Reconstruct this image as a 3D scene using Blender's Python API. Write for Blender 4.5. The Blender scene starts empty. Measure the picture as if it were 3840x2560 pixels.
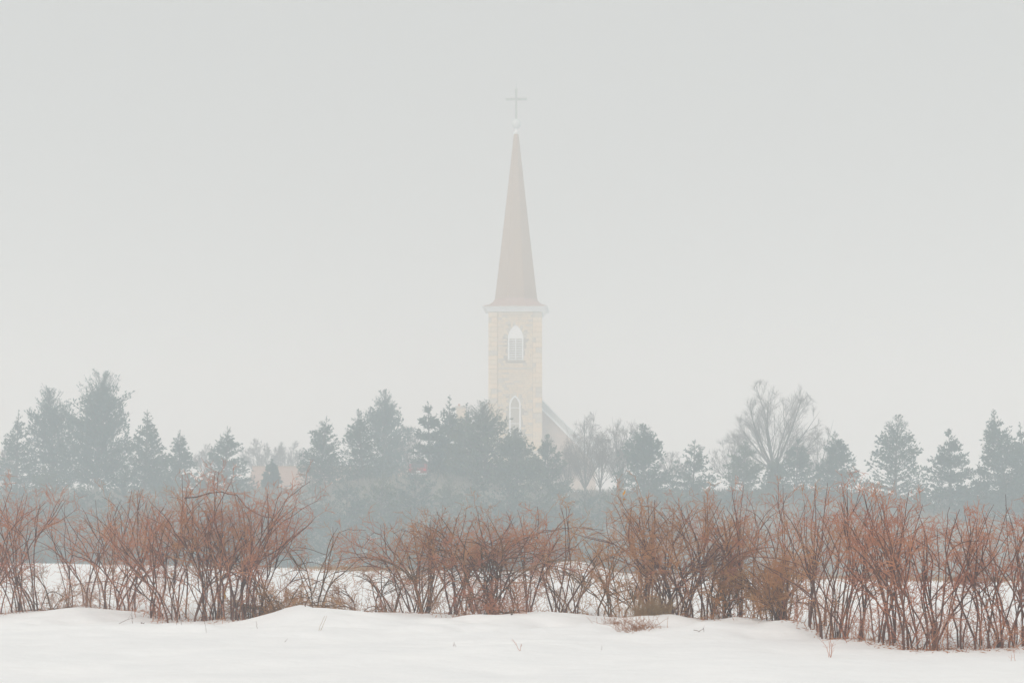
import bpy, math, random
import numpy as np
from mathutils import Vector, Matrix

R = math.radians
sc = bpy.context.scene
col = sc.collection

# ---------------------------------------------------------------- camera
F = 7467.0          # focal length in photo pixels (3840 wide)
HZ = 1960.0         # photo row of the horizon
CAMZ = 1.7
cd = bpy.data.cameras.new('camera')
cam = bpy.data.objects.new('camera', cd)
col.objects.link(cam)
cam.location = (0, 0, CAMZ)
cam.rotation_euler = (R(90), 0, 0)
cd.sensor_width = 36.0
cd.lens = 70.0
cd.shift_y = (HZ - 1280.0) / 3840.0
cd.clip_start = 0.1
cd.clip_end = 2000.0
sc.camera = cam

# ---------------------------------------------------------------- light
SUN_EL, SUN_AZ = 38.0, 205.0          # soft sun behind the cloud, behind the camera's left shoulder
world = bpy.data.worlds.new("World")
sc.world = world
world.use_nodes = True
nt = world.node_tree
nt.nodes.clear()
out = nt.nodes.new('ShaderNodeOutputWorld')
bg = nt.nodes.new('ShaderNodeBackground')
sky = nt.nodes.new('ShaderNodeTexSky')
sky.sky_type = 'NISHITA'
sky.sun_disc = False
sky.sun_elevation = R(SUN_EL)
sky.sun_rotation = R(SUN_AZ)
sky.air_density = 1.0
sky.dust_density = 6.0
hs = nt.nodes.new('ShaderNodeHueSaturation')
hs.inputs['Saturation'].default_value = 0.12
mx = nt.nodes.new('ShaderNodeMix')
mx.data_type = 'RGBA'
mx.inputs['Factor'].default_value = 0.8
mx.inputs['B'].default_value = (9.6, 9.75, 9.6, 1)      # even cloud deck
nt.links.new(sky.outputs[0], hs.inputs['Color'])
nt.links.new(hs.outputs[0], mx.inputs['A'])
# standard overcast distribution: the zenith brighter than the horizon
tcw = nt.nodes.new('ShaderNodeTexCoord'); sxyz = nt.nodes.new('ShaderNodeSeparateXYZ')
nt.links.new(tcw.outputs['Generated'], sxyz.inputs[0])
mr = nt.nodes.new('ShaderNodeMapRange')
mr.inputs['From Min'].default_value = 0.0; mr.inputs['From Max'].default_value = 1.0
mr.inputs['To Min'].default_value = 0.85; mr.inputs['To Max'].default_value = 1.22
nt.links.new(sxyz.outputs['Z'], mr.inputs['Value'])
vm = nt.nodes.new('ShaderNodeVectorMath'); vm.operation = 'SCALE'
nt.links.new(mx.outputs['Result'], vm.inputs[0]); nt.links.new(mr.outputs[0], vm.inputs['Scale'])
nt.links.new(vm.outputs[0], bg.inputs['Color'])
bg.inputs['Strength'].default_value = 0.0745
nt.links.new(bg.outputs[0], out.inputs[0])

sd = bpy.data.lights.new('sun', 'SUN')
sun = bpy.data.objects.new('sun', sd)
col.objects.link(sun)
sd.energy = 1.5
sd.angle = R(25)
sd.color = (1.0, 0.96, 0.9)
az = R(SUN_AZ)
sdir = Vector((math.sin(az) * math.cos(R(SUN_EL)), math.cos(az) * math.cos(R(SUN_EL)), math.sin(R(SUN_EL))))
sun.rotation_euler = sdir.to_track_quat('Z', 'Y').to_euler()

sc.view_settings.view_transform = 'Standard'
sc.view_settings.look = 'None'
sc.view_settings.exposure = -0.08
sc.view_settings.gamma = 1.0
sc.view_settings.use_curve_mapping = False
sc.cycles.use_denoising = True
sc.cycles.use_adaptive_sampling = False
sc.cycles.max_bounces = 8
sc.cycles.diffuse_bounces = 3
sc.cycles.glossy_bounces = 2
sc.cycles.transmission_bounces = 2
sc.cycles.volume_bounces = 5
HAZE_DENSITY = 0.0042

# ---------------------------------------------------------------- helpers
def at(px, py, d):
    return ((px - 1920.0) / F * d, d, CAMZ + (HZ - py) / F * d)

def tag(o, label=None, cat=None, group=None, kind=None):
    if label: o['label'] = label
    if cat: o['category'] = cat
    if group: o['group'] = group
    if kind: o['kind'] = kind
    return o

def empty(name, loc, rz=0.0):
    o = bpy.data.objects.new(name, None)
    col.objects.link(o)
    o.location = loc
    o.rotation_euler = (0, 0, rz)
    o.empty_display_size = 0.2
    return o

def link(name, me, parent=None, loc=None):
    o = bpy.data.objects.new(name, me)
    col.objects.link(o)
    if parent is not None: o.parent = parent
    if loc is not None: o.location = loc
    return o

def mesh_np(name, V, Q, mats, smooth=False, midx=None):
    """V (n,3), Q (m,k) faces all of k corners"""
    V = np.asarray(V, dtype=np.float32); Q = np.asarray(Q, dtype=np.int32)
    me = bpy.data.meshes.new(name)
    m, k = Q.shape
    me.vertices.add(len(V)); me.vertices.foreach_set('co', V.ravel())
    me.loops.add(m * k); me.loops.foreach_set('vertex_index', Q.ravel())
    me.polygons.add(m)
    me.polygons.foreach_set('loop_start', np.arange(0, m * k, k, dtype=np.int32))
    try:
        me.polygons.foreach_set('loop_total', np.full(m, k, dtype=np.int32))
    except Exception:
        pass
    if not isinstance(mats, (list, tuple)): mats = [mats]
    for mt in mats: me.materials.append(mt)
    if midx is not None: me.polygons.foreach_set('material_index', np.asarray(midx, dtype=np.int32))
    if smooth: me.polygons.foreach_set('use_smooth', np.ones(m, dtype=bool))
    me.update(calc_edges=True)
    return me

class MB:
    """collects boxes and free faces, builds ONE mesh"""
    def __init__(s): s.v = []; s.f = []
    def box(s, x0, x1, y0, y1, z0, z1):
        b = len(s.v)
        s.v += [(x0,y0,z0),(x1,y0,z0),(x1,y1,z0),(x0,y1,z0),(x0,y0,z1),(x1,y0,z1),(x1,y1,z1),(x0,y1,z1)]
        s.f += [(b,b+3,b+2,b+1),(b+4,b+5,b+6,b+7),(b,b+1,b+5,b+4),(b+1,b+2,b+6,b+5),(b+2,b+3,b+7,b+6),(b+3,b,b+4,b+7)]
        return s
    def face(s, pts):
        b = len(s.v); s.v += [tuple(p) for p in pts]; s.f.append(tuple(range(b, b+len(pts)))); return s
    def prism(s, pts, y0, y1):
        """outline pts (x,z) extruded along y; counterclockwise seen from -y"""
        n = len(pts); b = len(s.v)
        s.v += [(x, y0, z) for x, z in pts] + [(x, y1, z) for x, z in pts]
        s.f.append(tuple(b+i for i in range(n)))
        s.f.append(tuple(b+n+i for i in reversed(range(n))))
        for i in range(n):
            j = (i+1) % n
            s.f.append((b+i, b+n+i, b+n+j, b+j))
        return s
    def rings(s, rings, cap0=True, cap1=True):
        n = len(rings[0]); b = len(s.v)
        for r in rings: s.v += [tuple(p) for p in r]
        for k in range(len(rings)-1):
            for i in range(n):
                j = (i+1) % n
                s.f.append((b+k*n+i, b+k*n+j, b+(k+1)*n+j, b+(k+1)*n+i))
        if cap0: s.f.append(tuple(b+i for i in reversed(range(n))))
        if cap1: s.f.append(tuple(b+(len(rings)-1)*n+i for i in range(n)))
        return s
    def build(s, name, mat, parent=None, smooth=False, loc=None):
        me = bpy.data.meshes.new(name)
        me.from_pydata(s.v, [], s.f)
        me.materials.append(mat)
        if smooth:
            for p in me.polygons: p.use_smooth = True
        me.update()
        return link(name, me, parent, loc)

def norm(a): return a / np.maximum(np.linalg.norm(a, axis=-1, keepdims=True), 1e-9)

def curves(rng, P0, D0, L, K, wob=0.15, up=0.0, curl=None):
    """random bending polylines: P0 (N,3), D0 (N,3), L (N,) -> (N,K,3)"""
    N = len(P0)
    P = np.zeros((N, K, 3)); P[:, 0] = P0
    d = norm(D0.copy())
    step = (L / (K - 1))[:, None]
    drift = rng.normal(0, wob * 0.5, (N, 3))
    for k in range(1, K):
        d = d + rng.normal(0, wob, (N, 3)) + drift
        upk = up[k] if hasattr(up, '__len__') else up
        d[:, 2] += upk
        if curl is not None: d = d + curl * (k / K)
        d = norm(d)
        P[:, k] = P[:, k-1] + d * step
    return P

def taper(r0, r1, K):
    r0 = np.asarray(r0); t = np.linspace(0, 1, K)[None, :]
    r1 = np.asarray(r1) * np.ones_like(r0)
    return r0[:, None] * (1 - t) + r1[:, None] * t

def tubes(sets, S=3):
    """sets: list of (P (N,K,3), Rad (N,K)) -> V, Q"""
    Vs, Qs, off = [], [], 0
    for P, Rd in sets:
        N, K, _ = P.shape
        if N == 0: continue
        T = np.zeros_like(P)
        T[:, 1:-1] = P[:, 2:] - P[:, :-2]; T[:, 0] = P[:, 1] - P[:, 0]; T[:, -1] = P[:, -1] - P[:, -2]
        T = norm(T)
        ref = np.where(np.abs(T[:, :1, 2:3]) > 0.9, np.array([[[1., 0, 0]]]), np.array([[[0, 0, 1.]]]))
        A = norm(np.cross(T, np.broadcast_to(ref, T.shape)))
        B = np.cross(T, A)
        ang = np.arange(S) * 2 * math.pi / S
        ring = P[:, :, None] + Rd[:, :, None, None] * (A[:, :, None] * np.cos(ang)[None, None, :, None] + B[:, :, None] * np.sin(ang)[None, None, :, None])
        V = ring.reshape(-1, 3)
        base = off + (np.arange(N)[:, None, None] * K + np.arange(K-1)[None, :, None]) * S
        i = np.arange(S)[None, None, :]; j = (i + 1) % S
        Q = np.stack([base + i, base + j, base + S + j, base + S + i], -1).reshape(-1, 4)
        Vs.append(V); Qs.append(Q); off += len(V)
    return np.concatenate(Vs), np.concatenate(Qs)

def spawn(rng, P, Rd, M, tmin, tmax, ang0, ang1, upb=0.0):
    """M children per polyline: start point, direction, parent fraction, parent radius"""
    N, K, _ = P.shape
    t = rng.uniform(tmin, tmax, (N, M))
    f = t * (K - 1); i = np.minimum(f.astype(int), K - 2); u = (f - i)[..., None]
    n = np.arange(N)[:, None]
    p = P[n, i] * (1 - u) + P[n, i + 1] * u
    d = norm(P[n, i + 1] - P[n, i])
    r = Rd[n, i]
    rnd = rng.normal(0, 1, (N, M, 3))
    side = norm(rnd - (rnd * d).sum(-1, keepdims=True) * d)
    a = rng.uniform(ang0, ang1, (N, M, 1))
    nd = d * np.cos(a) + side * np.sin(a)
    nd[..., 2] += upb
    return p.reshape(-1, 3), norm(nd).reshape(-1, 3), t.ravel(), r.ravel()

def blades(P, D, L, W, rng):
    """diamond shaped blades -> V, Q"""
    N = len(P)
    rnd = rng.normal(0, 1, (N, 3))
    S = norm(np.cross(D, rnd))
    L = L[:, None]; W = np.asarray(W)
    W = (W * np.ones(N))[:, None]
    a = P; c = P + D * L; m = P + D * L * 0.45
    V = np.stack([a, m + S * W, c, m - S * W], 1).reshape(-1, 3)
    Q = np.arange(N * 4).reshape(N, 4)
    return V, Q

# ---------------------------------------------------------------- materials
def mat(name, c1, c2=None, scale=3.0, rough=0.85, bump=0.0, bscale=20.0, detail=4.0, coords='Object', spec=0.3, stretch=None):
    m = bpy.data.materials.new(name); m.use_nodes = True
    n = m.node_tree.nodes; l = m.node_tree.links
    b = n['Principled BSDF']
    b.inputs['Roughness'].default_value = rough
    b.inputs['Specular IOR Level'].default_value = spec
    b.inputs['Base Color'].default_value = (*c1, 1)
    if c2 is not None or bump:
        tc = n.new('ShaderNodeTexCoord')
        src = tc.outputs[coords]
        if stretch:
            mp = n.new('ShaderNodeMapping'); mp.inputs['Scale'].default_value = stretch
            l.new(src, mp.inputs[0]); src = mp.outputs[0]
    if c2 is not None:
        t = n.new('ShaderNodeTexNoise'); t.inputs['Scale'].default_value = scale; t.inputs['Detail'].default_value = detail
        l.new(src, t.inputs['Vector'])
        cr = n.new('ShaderNodeValToRGB')
        cr.color_ramp.elements[0].position = 0.35; cr.color_ramp.elements[1].position = 0.65
        cr.color_ramp.elements[0].color = (*c1, 1); cr.color_ramp.elements[1].color = (*c2, 1)
        l.new(t.outputs['Fac'], cr.inputs[0]); l.new(cr.outputs[0], b.inputs['Base Color'])
    if bump:
        t2 = n.new('ShaderNodeTexNoise'); t2.inputs['Scale'].default_value = bscale; t2.inputs['Detail'].default_value = 5
        l.new(src, t2.inputs['Vector'])
        bp = n.new('ShaderNodeBump'); bp.inputs['Strength'].default_value = bump; bp.inputs['Distance'].default_value = 0.05
        l.new(t2.outputs['Fac'], bp.inputs['Height']); l.new(bp.outputs[0], b.inputs['Normal'])
    return m

M = {}
M['snow'] = mat('snow', (0.91, 0.91, 0.91), (0.865, 0.868, 0.872), 0.7, 0.9, 0.7, 3.0, spec=0.1, detail=6)
M['stem'] = mat('shrub_bark', (0.09, 0.038, 0.026), (0.20, 0.078, 0.045), 2.5)
M['stem_tan'] = mat('tan_bark', (0.09, 0.045, 0.018), (0.20, 0.10, 0.04), 2.5)
M['twig_red'] = mat('red_twig_bark', (0.44, 0.145, 0.080), (0.56, 0.25, 0.125), 1.5)
M['twig_brown'] = mat('brown_twig_bark', (0.36, 0.155, 0.07), (0.54, 0.26, 0.105), 1.5)
M['twig_orange'] = mat('orange_twig_bark', (0.45, 0.19, 0.06), (0.52, 0.27, 0.10), 1.5)
M['leaf'] = mat('dead_leaf', (0.42, 0.17, 0.04), (0.30, 0.12, 0.04), 6)
M['leaf_yellow'] = mat('yellow_leaf', (0.62, 0.32, 0.03), (0.5, 0.22, 0.03), 6)
M['needle'] = mat('spruce_needles', (0.042, 0.075, 0.052), (0.08, 0.115, 0.075), 0.9)
M['needle_blue'] = mat('blue_green_needles', (0.045, 0.085, 0.068), (0.08, 0.12, 0.095), 0.9)
M['needle_olive'] = mat('olive_needles', (0.07, 0.095, 0.05), (0.12, 0.14, 0.08), 0.7)
M['bark'] = mat('grey_bark', (0.10, 0.085, 0.07), (0.15, 0.13, 0.11), 3.0)
M['bare'] = mat('bare_twig_bark', (0.16, 0.125, 0.105), (0.22, 0.17, 0.14), 1.0)
M['stone'] = mat('cream_limestone', (0.72, 0.60, 0.42), (0.60, 0.50, 0.36), 0.8, 0.9, 0.4, 6)
M['stone_warm'] = mat('warm_limestone', (0.73, 0.58, 0.39), (0.68, 0.54, 0.37), 1.2, 0.9, 0.4, 6)
M['stone_grey'] = mat('grey_limestone', (0.50, 0.46, 0.38), (0.56, 0.50, 0.40), 1.2, 0.9, 0.4, 6)
M['mortar'] = mat('mortar', (0.36, 0.32, 0.25))
M['shingle'] = mat('brown_shingles', (0.36, 0.24, 0.145), (0.42, 0.29, 0.18), 2.2, 0.9, 0.5, 9, stretch=(1, 1, 4))
M['shingle_red'] = mat('red_shingles', (0.39, 0.245, 0.175), (0.45, 0.29, 0.21), 2.2, 0.9, stretch=(1, 1, 4))
M['white'] = mat('white_paint', (0.80, 0.81, 0.81), (0.76, 0.78, 0.79), 2)
M['grey_trim'] = mat('grey_trim', (0.42, 0.44, 0.43), (0.48, 0.49, 0.48), 2)
M['louvre'] = mat('louvre_paint', (0.66, 0.70, 0.74), (0.72, 0.75, 0.78), 3)
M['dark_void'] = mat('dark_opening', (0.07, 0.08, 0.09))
M['glass'] = mat('window_glass', (0.09, 0.10, 0.14), (0.13, 0.13, 0.17), 2, 0.3, spec=0.3)
M['metal'] = mat('tarnished_metal', (0.30, 0.31, 0.27), (0.36, 0.36, 0.31), 3, 0.5)
M['ball'] = mat('pale_metal', (0.55, 0.60, 0.60), (0.62, 0.64, 0.62), 3, 0.4)
M['brick'] = mat('old_brick', (0.40, 0.24, 0.18), (0.48, 0.31, 0.24), 3)
M['brick_pale'] = mat('pale_pinkish_stone', (0.46, 0.36, 0.29), (0.52, 0.40, 0.31), 1.5)
M['terracotta'] = mat('terracotta', (0.50, 0.20, 0.10), (0.45, 0.17, 0.09), 3)
M['straw'] = mat('dry_grass', (0.30, 0.17, 0.07), (0.40, 0.25, 0.11), 3)
M['straw_red'] = mat('russet_grass', (0.33, 0.12, 0.05), (0.42, 0.19, 0.08), 3)
M['brush'] = mat('dry_brush', (0.20, 0.19, 0.165), (0.27, 0.24, 0.19), 0.25)
M['wood'] = mat('weathered_wood', (0.19, 0.18, 0.17), (0.26, 0.25, 0.23), 5)
M['car_paint'] = mat('dark_red_car_paint', (0.20, 0.03, 0.03), rough=0.3, spec=0.5)
M['car_glass'] = mat('car_glass', (0.03, 0.035, 0.04), rough=0.1, spec=0.6)
M['rubber'] = mat('tyre_rubber', (0.02, 0.02, 0.02))
M['tail_red'] = mat('tail_lamp_red', (0.6, 0.02, 0.03), rough=0.2)

# hillside: dead grass on the bank, snow above and in patches (painted per vertex cover + noise)
mh = bpy.data.materials.new('hillside'); mh.use_nodes = True
n = mh.node_tree.nodes; l = mh.node_tree.links; b = n['Principled BSDF']
b.inputs['Roughness'].default_value = 0.95; b.inputs['Specular IOR Level'].default_value = 0.1
tc = n.new('ShaderNodeTexCoord')
t1 = n.new('ShaderNodeTexNoise'); t1.inputs['Scale'].default_value = 0.25; t1.inputs['Detail'].default_value = 6
l.new(tc.outputs['Object'], t1.inputs['Vector'])
at_ = n.new('ShaderNodeAttribute'); at_.attribute_name = 'snow_cover'
ad = n.new('ShaderNodeMath'); ad.operation = 'ADD'
l.new(t1.outputs['Fac'], ad.inputs[0]); l.new(at_.outputs['Fac'], ad.inputs[1])
cr = n.new('ShaderNodeValToRGB')
cr.color_ramp.elements[0].position = 0.68; cr.color_ramp.elements[1].position = 0.72
cr.color_ramp.elements[0].color = (0, 0, 0, 1); cr.color_ramp.elements[1].color = (1, 1, 1, 1)
l.new(ad.outputs[0], cr.inputs[0])
t2 = n.new('ShaderNodeTexNoise'); t2.inputs['Scale'].default_value = 2.5; t2.inputs['Detail'].default_value = 6
l.new(tc.outputs['Object'], t2.inputs['Vector'])
c2 = n.new('ShaderNodeValToRGB')
c2.color_ramp.elements[0].color = (0.19, 0.185, 0.165, 1); c2.color_ramp.elements[1].color = (0.28, 0.25, 0.20, 1)
l.new(t2.outputs['Fac'], c2.inputs[0])
mm = n.new('ShaderNodeMix'); mm.data_type = 'RGBA'
l.new(cr.outputs[0], mm.inputs['Factor']); l.new(c2.outputs[0], mm.inputs['A'])
mm.inputs['B'].default_value = (0.87, 0.875, 0.88, 1)
l.new(mm.outputs['Result'], b.inputs['Base Color'])
M['hill'] = mh

# ---------------------------------------------------------------- terrain
def vnoise(x, y, s, seed):
    """smooth value noise, period-free enough"""
    r = np.random.default_rng(seed).uniform(-1, 1, (64, 64))
    x = x / s + 1000.0; y = y / s + 1000.0
    i = np.floor(x).astype(int); j = np.floor(y).astype(int)
    u = x - i; v = y - j
    u = u*u*(3-2*u); v = v*v*(3-2*v)
    g = lambda a, b_: r[a % 64, b_ % 64]
    return (g(i, j)*(1-u)*(1-v) + g(i+1, j)*u*(1-v) + g(i, j+1)*(1-u)*v + g(i+1, j+1)*u*v)

MOUNDS = [(1230, 33.6, 0.26, 1.1, 1.2), (1110, 34.6, 0.18, 0.5, 0.8), (300, 36.2, 0.17, 1.0, 1.2), (1560, 29.0, -0.03, 2.0, 2.0), (2430, 31.6, 0.10, 0.35, 0.4),
          (2560, 32.4, 0.12, 0.8, 0.6), (2800, 31.5, 0.13, 1.0, 1.0), (2010, 34.5, 0.10, 1.3, 1.0),
          (1960, 28.5, 0.05, 1.0, 1.5), (2150, 62.0, 0.52, 1.35, 5.0), (1500, 35.5, 0.06, 1.2, 1.0), (700, 34.0, -0.05, 1.4, 1.2), (2350, 33.2, -0.10, 0.9, 0.6)]
def snow_z(x, y):
    x = np.asarray(x, float); y = np.asarray(y, float)
    z = 0.055 * vnoise(x, y, 2.6, 1) + 0.026 * vnoise(x, y, 0.95, 2) + 0.010 * vnoise(x, y, 0.4, 3)
    near = np.exp(-((y - 33.0 + 0.28*np.clip(x, 0, 12)) / 2.6)**2)
    z = z + near * (0.085 * vnoise(x, y, 0.62, 21) + 0.028 * np.abs(vnoise(x, y, 0.3, 22)))
    dent = np.exp(-((x - 0.2) / 1.1)**2 - ((y - 28.6) / 1.6)**2) + .7*np.exp(-((x + 3.2) / 1.4)**2 - ((y - 31.5) / 1.5)**2)
    z = z - dent * 0.06 * np.abs(vnoise(x, y, 0.33, 23))
    z = z * np.clip((70 - y) / 30, 0.25, 1)
    for px, d, h, sx, sy in MOUNDS:
        cx = (px - 1920) / F * d
        z = z + h * np.exp(-((x - cx)/sx)**2 - ((y - d)/sy)**2)
    f = np.clip((y - foot(x)) / 26.0, 0, 1)
    return z - 3.6 * f*f*(3-2*f)
def foot(x): return 69.3 - 0.73 * np.clip(x, -30, 20)
def hill_z(x, y):
    """ground beyond the field's crest: a hollow, then the bank the trees stand on"""
    x = np.asarray(x, float); y = np.asarray(y, float)
    s = np.clip((y - 164) / 20.0, 0, 1); s = s*s*(3-2*s)
    hh = 4.3 - 0.035 * np.clip(x - 20, 0, 40)
    s2 = np.clip((y - 188) / 60.0, 0, 1); s2 = s2*s2*(3-2*s2)
    return -3.4 + s * (hh + 3.4) + s2 * 1.1 + 1.7*np.exp(-((x+8.7)/7)**2 - ((y-185)/6)**2) + 0.22 * vnoise(x, y, 8.0, 5) + 0.10 * vnoise(x, y, 3.0, 6)
def ground(x, y):
    return np.maximum(snow_z(x, y), hill_z(x, y))

def sheet(xs, ys, fz):
    X, Y = np.meshgrid(xs, ys)
    Z = fz(X, Y)
    V = np.stack([X, Y, Z], -1).reshape(-1, 3)
    nx, ny = len(xs), len(ys)
    i = np.arange(ny-1)[:, None]*nx + np.arange(nx-1)[None]
    Q = np.stack([i, i+1, i+nx+1, i+nx], -1).reshape(-1, 4)
    return V, Q
xs = np.concatenate([np.linspace(-880, -26, 30), np.arange(-25.5, 25.5, 0.13), np.linspace(26, 880, 30)])
ys = np.concatenate([np.linspace(-60, 14, 12), np.arange(15, 45, 0.13), np.arange(45.2, 120, 0.7), np.linspace(122, 880, 20)])
V, Q = sheet(xs, ys, snow_z)
o = link('snow_ground', mesh_np('snow_ground', V, Q, M['snow'], True)); tag(o, kind='structure')
xs = np.concatenate([np.linspace(-879, -82, 20), np.arange(-80, 80, 1.0), np.linspace(82, 879, 20)])
ys = np.concatenate([np.arange(140, 260, 0.8), np.linspace(262, 879, 40)])
V, Q = sheet(xs, ys, hill_z)
me = mesh_np('hillside', V, Q, M['hill'], True)
VX, VY = V[:, 0], V[:, 1]
cov = np.where(VX > 14, np.clip((VY - 178) / 10, 0, 1) * 0.40, np.clip((VY - 196) / 10, 0, 1) * 0.40) + 0.14*((VY < 176) & (VX < -7) & (VX > -20)) + 0.05*(VX < -20)*(VY < 165)
a = me.attributes.new('snow_cover', 'FLOAT', 'POINT'); a.data.foreach_set('value', cov.astype(np.float32))
o = link('hillside', me); tag(o, kind='structure')

# ---------------------------------------------------------------- church
CD = 285.0
KS = CD / 230.0
def cw(px): return (px - 1932.0) / F * CD        # local x from tower centre
def cz(py): return CAMZ + (HZ - py) / F * CD
GZ = float(hill_z(0.0, CD)) - 0.2
church = empty('church', ((1932-1920)/F*CD, CD, 0), R(-2.3))
tag(church, 'stone church with a tall shingled spire, cross and louvred belfry rising behind the evergreens', 'church')
hw = (2033 - 1831) / 2 / F * CD                   # tower half width
TD = 2 * hw
ztop = cz(1168)
# tower core
MB().box(-hw+0.22, hw-0.22, 0.22, TD-0.22, GZ, ztop).build('tower_wall', M['mortar'], church)
rnd = random.Random(5)
# corner pilasters of dressed blocks, each block a part (front face), sides too
proto = {}
def block_mesh(w, d, h, m):
    key = (round(w, 2), round(d, 2), round(h, 2), m.name)
    if key not in proto:
        c = 0.02; mb = MB()
        r = [(-w/2+c, -w/2, w/2, w/2-c)]
        mb.rings([[( -w/2, -c, 0), (w/2, -c, 0), (w/2, -c, h), (-w/2, -c, h)][::1],
                  [(-w/2, -d, 0), (w/2, -d, 0), (w/2, -d, h), (-w/2, -d, h)]], cap0=False, cap1=False)
        mb = MB()
        ring0 = [(-w/2, 0, 0), (w/2, 0, 0), (w/2, 0, h), (-w/2, 0, h)]
        ring1 = [(-w/2, -d+0.03, 0), (w/2, -d+0.03, 0), (w/2, -d+0.03, h), (-w/2, -d+0.03, h)]
        ring2 = [(-w/2+0.03, -d, 0.03), (w/2-0.03, -d, 0.03), (w/2-0.03, -d, h-0.03), (-w/2+0.03, -d, h-0.03)]
        mb.rings([ring0, ring1, ring2], cap0=False, cap1=True)
        me = bpy.data.meshes.new('stone_block'); me.from_pydata(mb.v, [], mb.f); me.materials.append(m); me.update()
        proto[key] = me
    return proto[key]
pil = (1866 - 1831) / F * CD
def stone_mat():
    r = rnd.random()
    return M['stone'] if r < 0.5 else (M['stone_grey'] if r < 0.75 else M['stone_warm'])
for side in (-1, 1):
    z = ztop - 0.02
    odd = 0
    while z > cz(1760):
        h = rnd.choice((0.5, 0.56, 0.62))*KS; z -= h
        ws = (0.34*KS, pil - 0.34*KS) if odd else (pil,)
        odd = not odd if rnd.random() < .8 else odd
        x = -hw if side < 0 else hw - pil
        for w in ws:
            o = link('stone_block', block_mesh(w - 0.03, 0.24, h - 0.03, stone_mat()), church, (x + w/2, 0.22, z))
            x += w
        # return on the visible left flank
        if side < 0:
            o = link('stone_block', block_mesh(0.5, 0.20, h - 0.03, stone_mat()), church, (-hw + 0.22, 0.50, z))
            o.rotation_euler = (0, 0, R(-90))
MB().box(-hw, hw, 0.0, 0.24, GZ, cz(1760)).build('lower_wall', M['stone'], church)
# pointed opening helper
def lancet(cx, hwid, z0, zs, zt, n=10):
    """outline of a pointed arch, counterclockwise seen from the front (-y)"""
    pts = [(cx - hwid, z0), (cx + hwid, z0), (cx + hwid, zs)]
    H = zt - zs
    Rr = (hwid*hwid + H*H) / (2*hwid)
    a1 = math.asin(min(1, H / Rr))
    for k in range(1, n+1):
        a_ = a1 * k / n
        pts.append((cx + hwid - Rr + Rr*math.cos(a_), zs + Rr*math.sin(a_)))
    for k in range(n-1, -1, -1):
        a_ = a1 * k / n
        pts.append((cx - hwid + Rr - Rr*math.cos(a_), zs + Rr*math.sin(a_)))
    return pts
bx = cw(1933.5)
L1 = dict(cx=bx, hwid=27.5/F*CD, z0=cz(1349), zs=cz(1269), zt=cz(1219))
L2x = cw(1931); L2 = dict(cx=L2x, hwid=20/F*CD, z0=cz(1700), zs=cz(1520), zt=cz(1484))
def inside(p, L, m=0.0):
    x, z = p
    if z < L['z0'] - m or z > L['zt'] + m: return False
    w = L['hwid'] + m
    if z > L['zs']:
        H = L['zt'] - L['zs'] + m; Rr = (w*w + H*H) / (2*w)
        dz = z - L['zs']
        if dz > H: return False
        w = w - Rr + math.sqrt(max(Rr*Rr - dz*dz, 0))
    return abs(x - L['cx']) < w
# ashlar field between the pilasters (thousands of small stones: one part)
mbs = {'stone': MB(), 'stone_warm': MB(), 'stone_grey': MB()}
z = ztop - 0.45
x0, x1 = -hw + pil + 0.02, hw - pil - 0.02
while z > cz(1760):
    h = rnd.uniform(0.2, 0.33)*KS; z -= h
    x = x0
    while x < x1 - 0.05:
        w = min(rnd.uniform(0.32, 0.8)*KS, x1 - x)
        if x1 - (x + w) < 0.2: w = x1 - x
        c = [(x + 0.03, z + 0.03), (x + w - 0.03, z + 0.03), (x + w - 0.03, z + h - 0.03), (x + 0.03, z + h - 0.03), (x + w/2, z + h/2)]
        if not any(inside(p, L1, 0.10) or inside(p, L2, 0.16) for p in c):
            k = rnd.random(); key = 'stone' if k < .62 else ('stone_warm' if k < .9 else 'stone_grey')
            dpt = rnd.uniform(0.06, 0.10)
            mbs[key].box(x + 0.018, x + w - 0.018, 0.22 - dpt, 0.26, z + 0.018, z + h - 0.018)
        x += w
for k in mbs: tag(mbs[k].build('rubble_stonework', M[k], church), kind='stuff')
# top corbel band, string course
MB().box(x0, x1, 0.06, 0.24, ztop - 0.42, ztop - 0.02).build('corbel_band', M['stone'], church)
MB().box(x0, x1, 0.02, 0.24, cz(1384), cz(1378)).build('string_course', M['stone_grey'], church)
MB().box(x0 + .05, x1 - .05, 0.02, 0.3, cz(1175), cz(1172.5)).build('string_course', M['stone_grey'], church)
# arch stones over the two openings
def voussoirs(L, n, wid):
    pts = lancet(L['cx'], L['hwid'] + 0.1, L['z0'], L['zs'], L['zt'] + 0.1, 6)[2:-0 or None]
    arc = pts
    for k in range(len(arc)-1):
        (xa, za), (xb, zb) = arc[k], arc[k+1]
        mx_, mz_ = (xa+xb)/2 - L['cx'], (za+zb)/2 - L['zs'] + L['hwid']*.4
        ln = math.hypot(mx_, mz_); ux, uz = mx_/ln*wid, mz_/ln*wid
        g = 0.06
        xa2, za2 = xa + (xb-xa)*g, za + (zb-za)*g; xb2, zb2 = xb - (xb-xa)*g, zb - (zb-za)*g
        MB().prism([(xa2, za2), (xa2+ux, za2+uz), (xb2+ux, zb2+uz), (xb2, zb2)], 0.08, 0.25).build('arch_stone', stone_mat(), church)
voussoirs(L1, 12, 0.55); voussoirs(L2, 12, 0.5)
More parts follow.
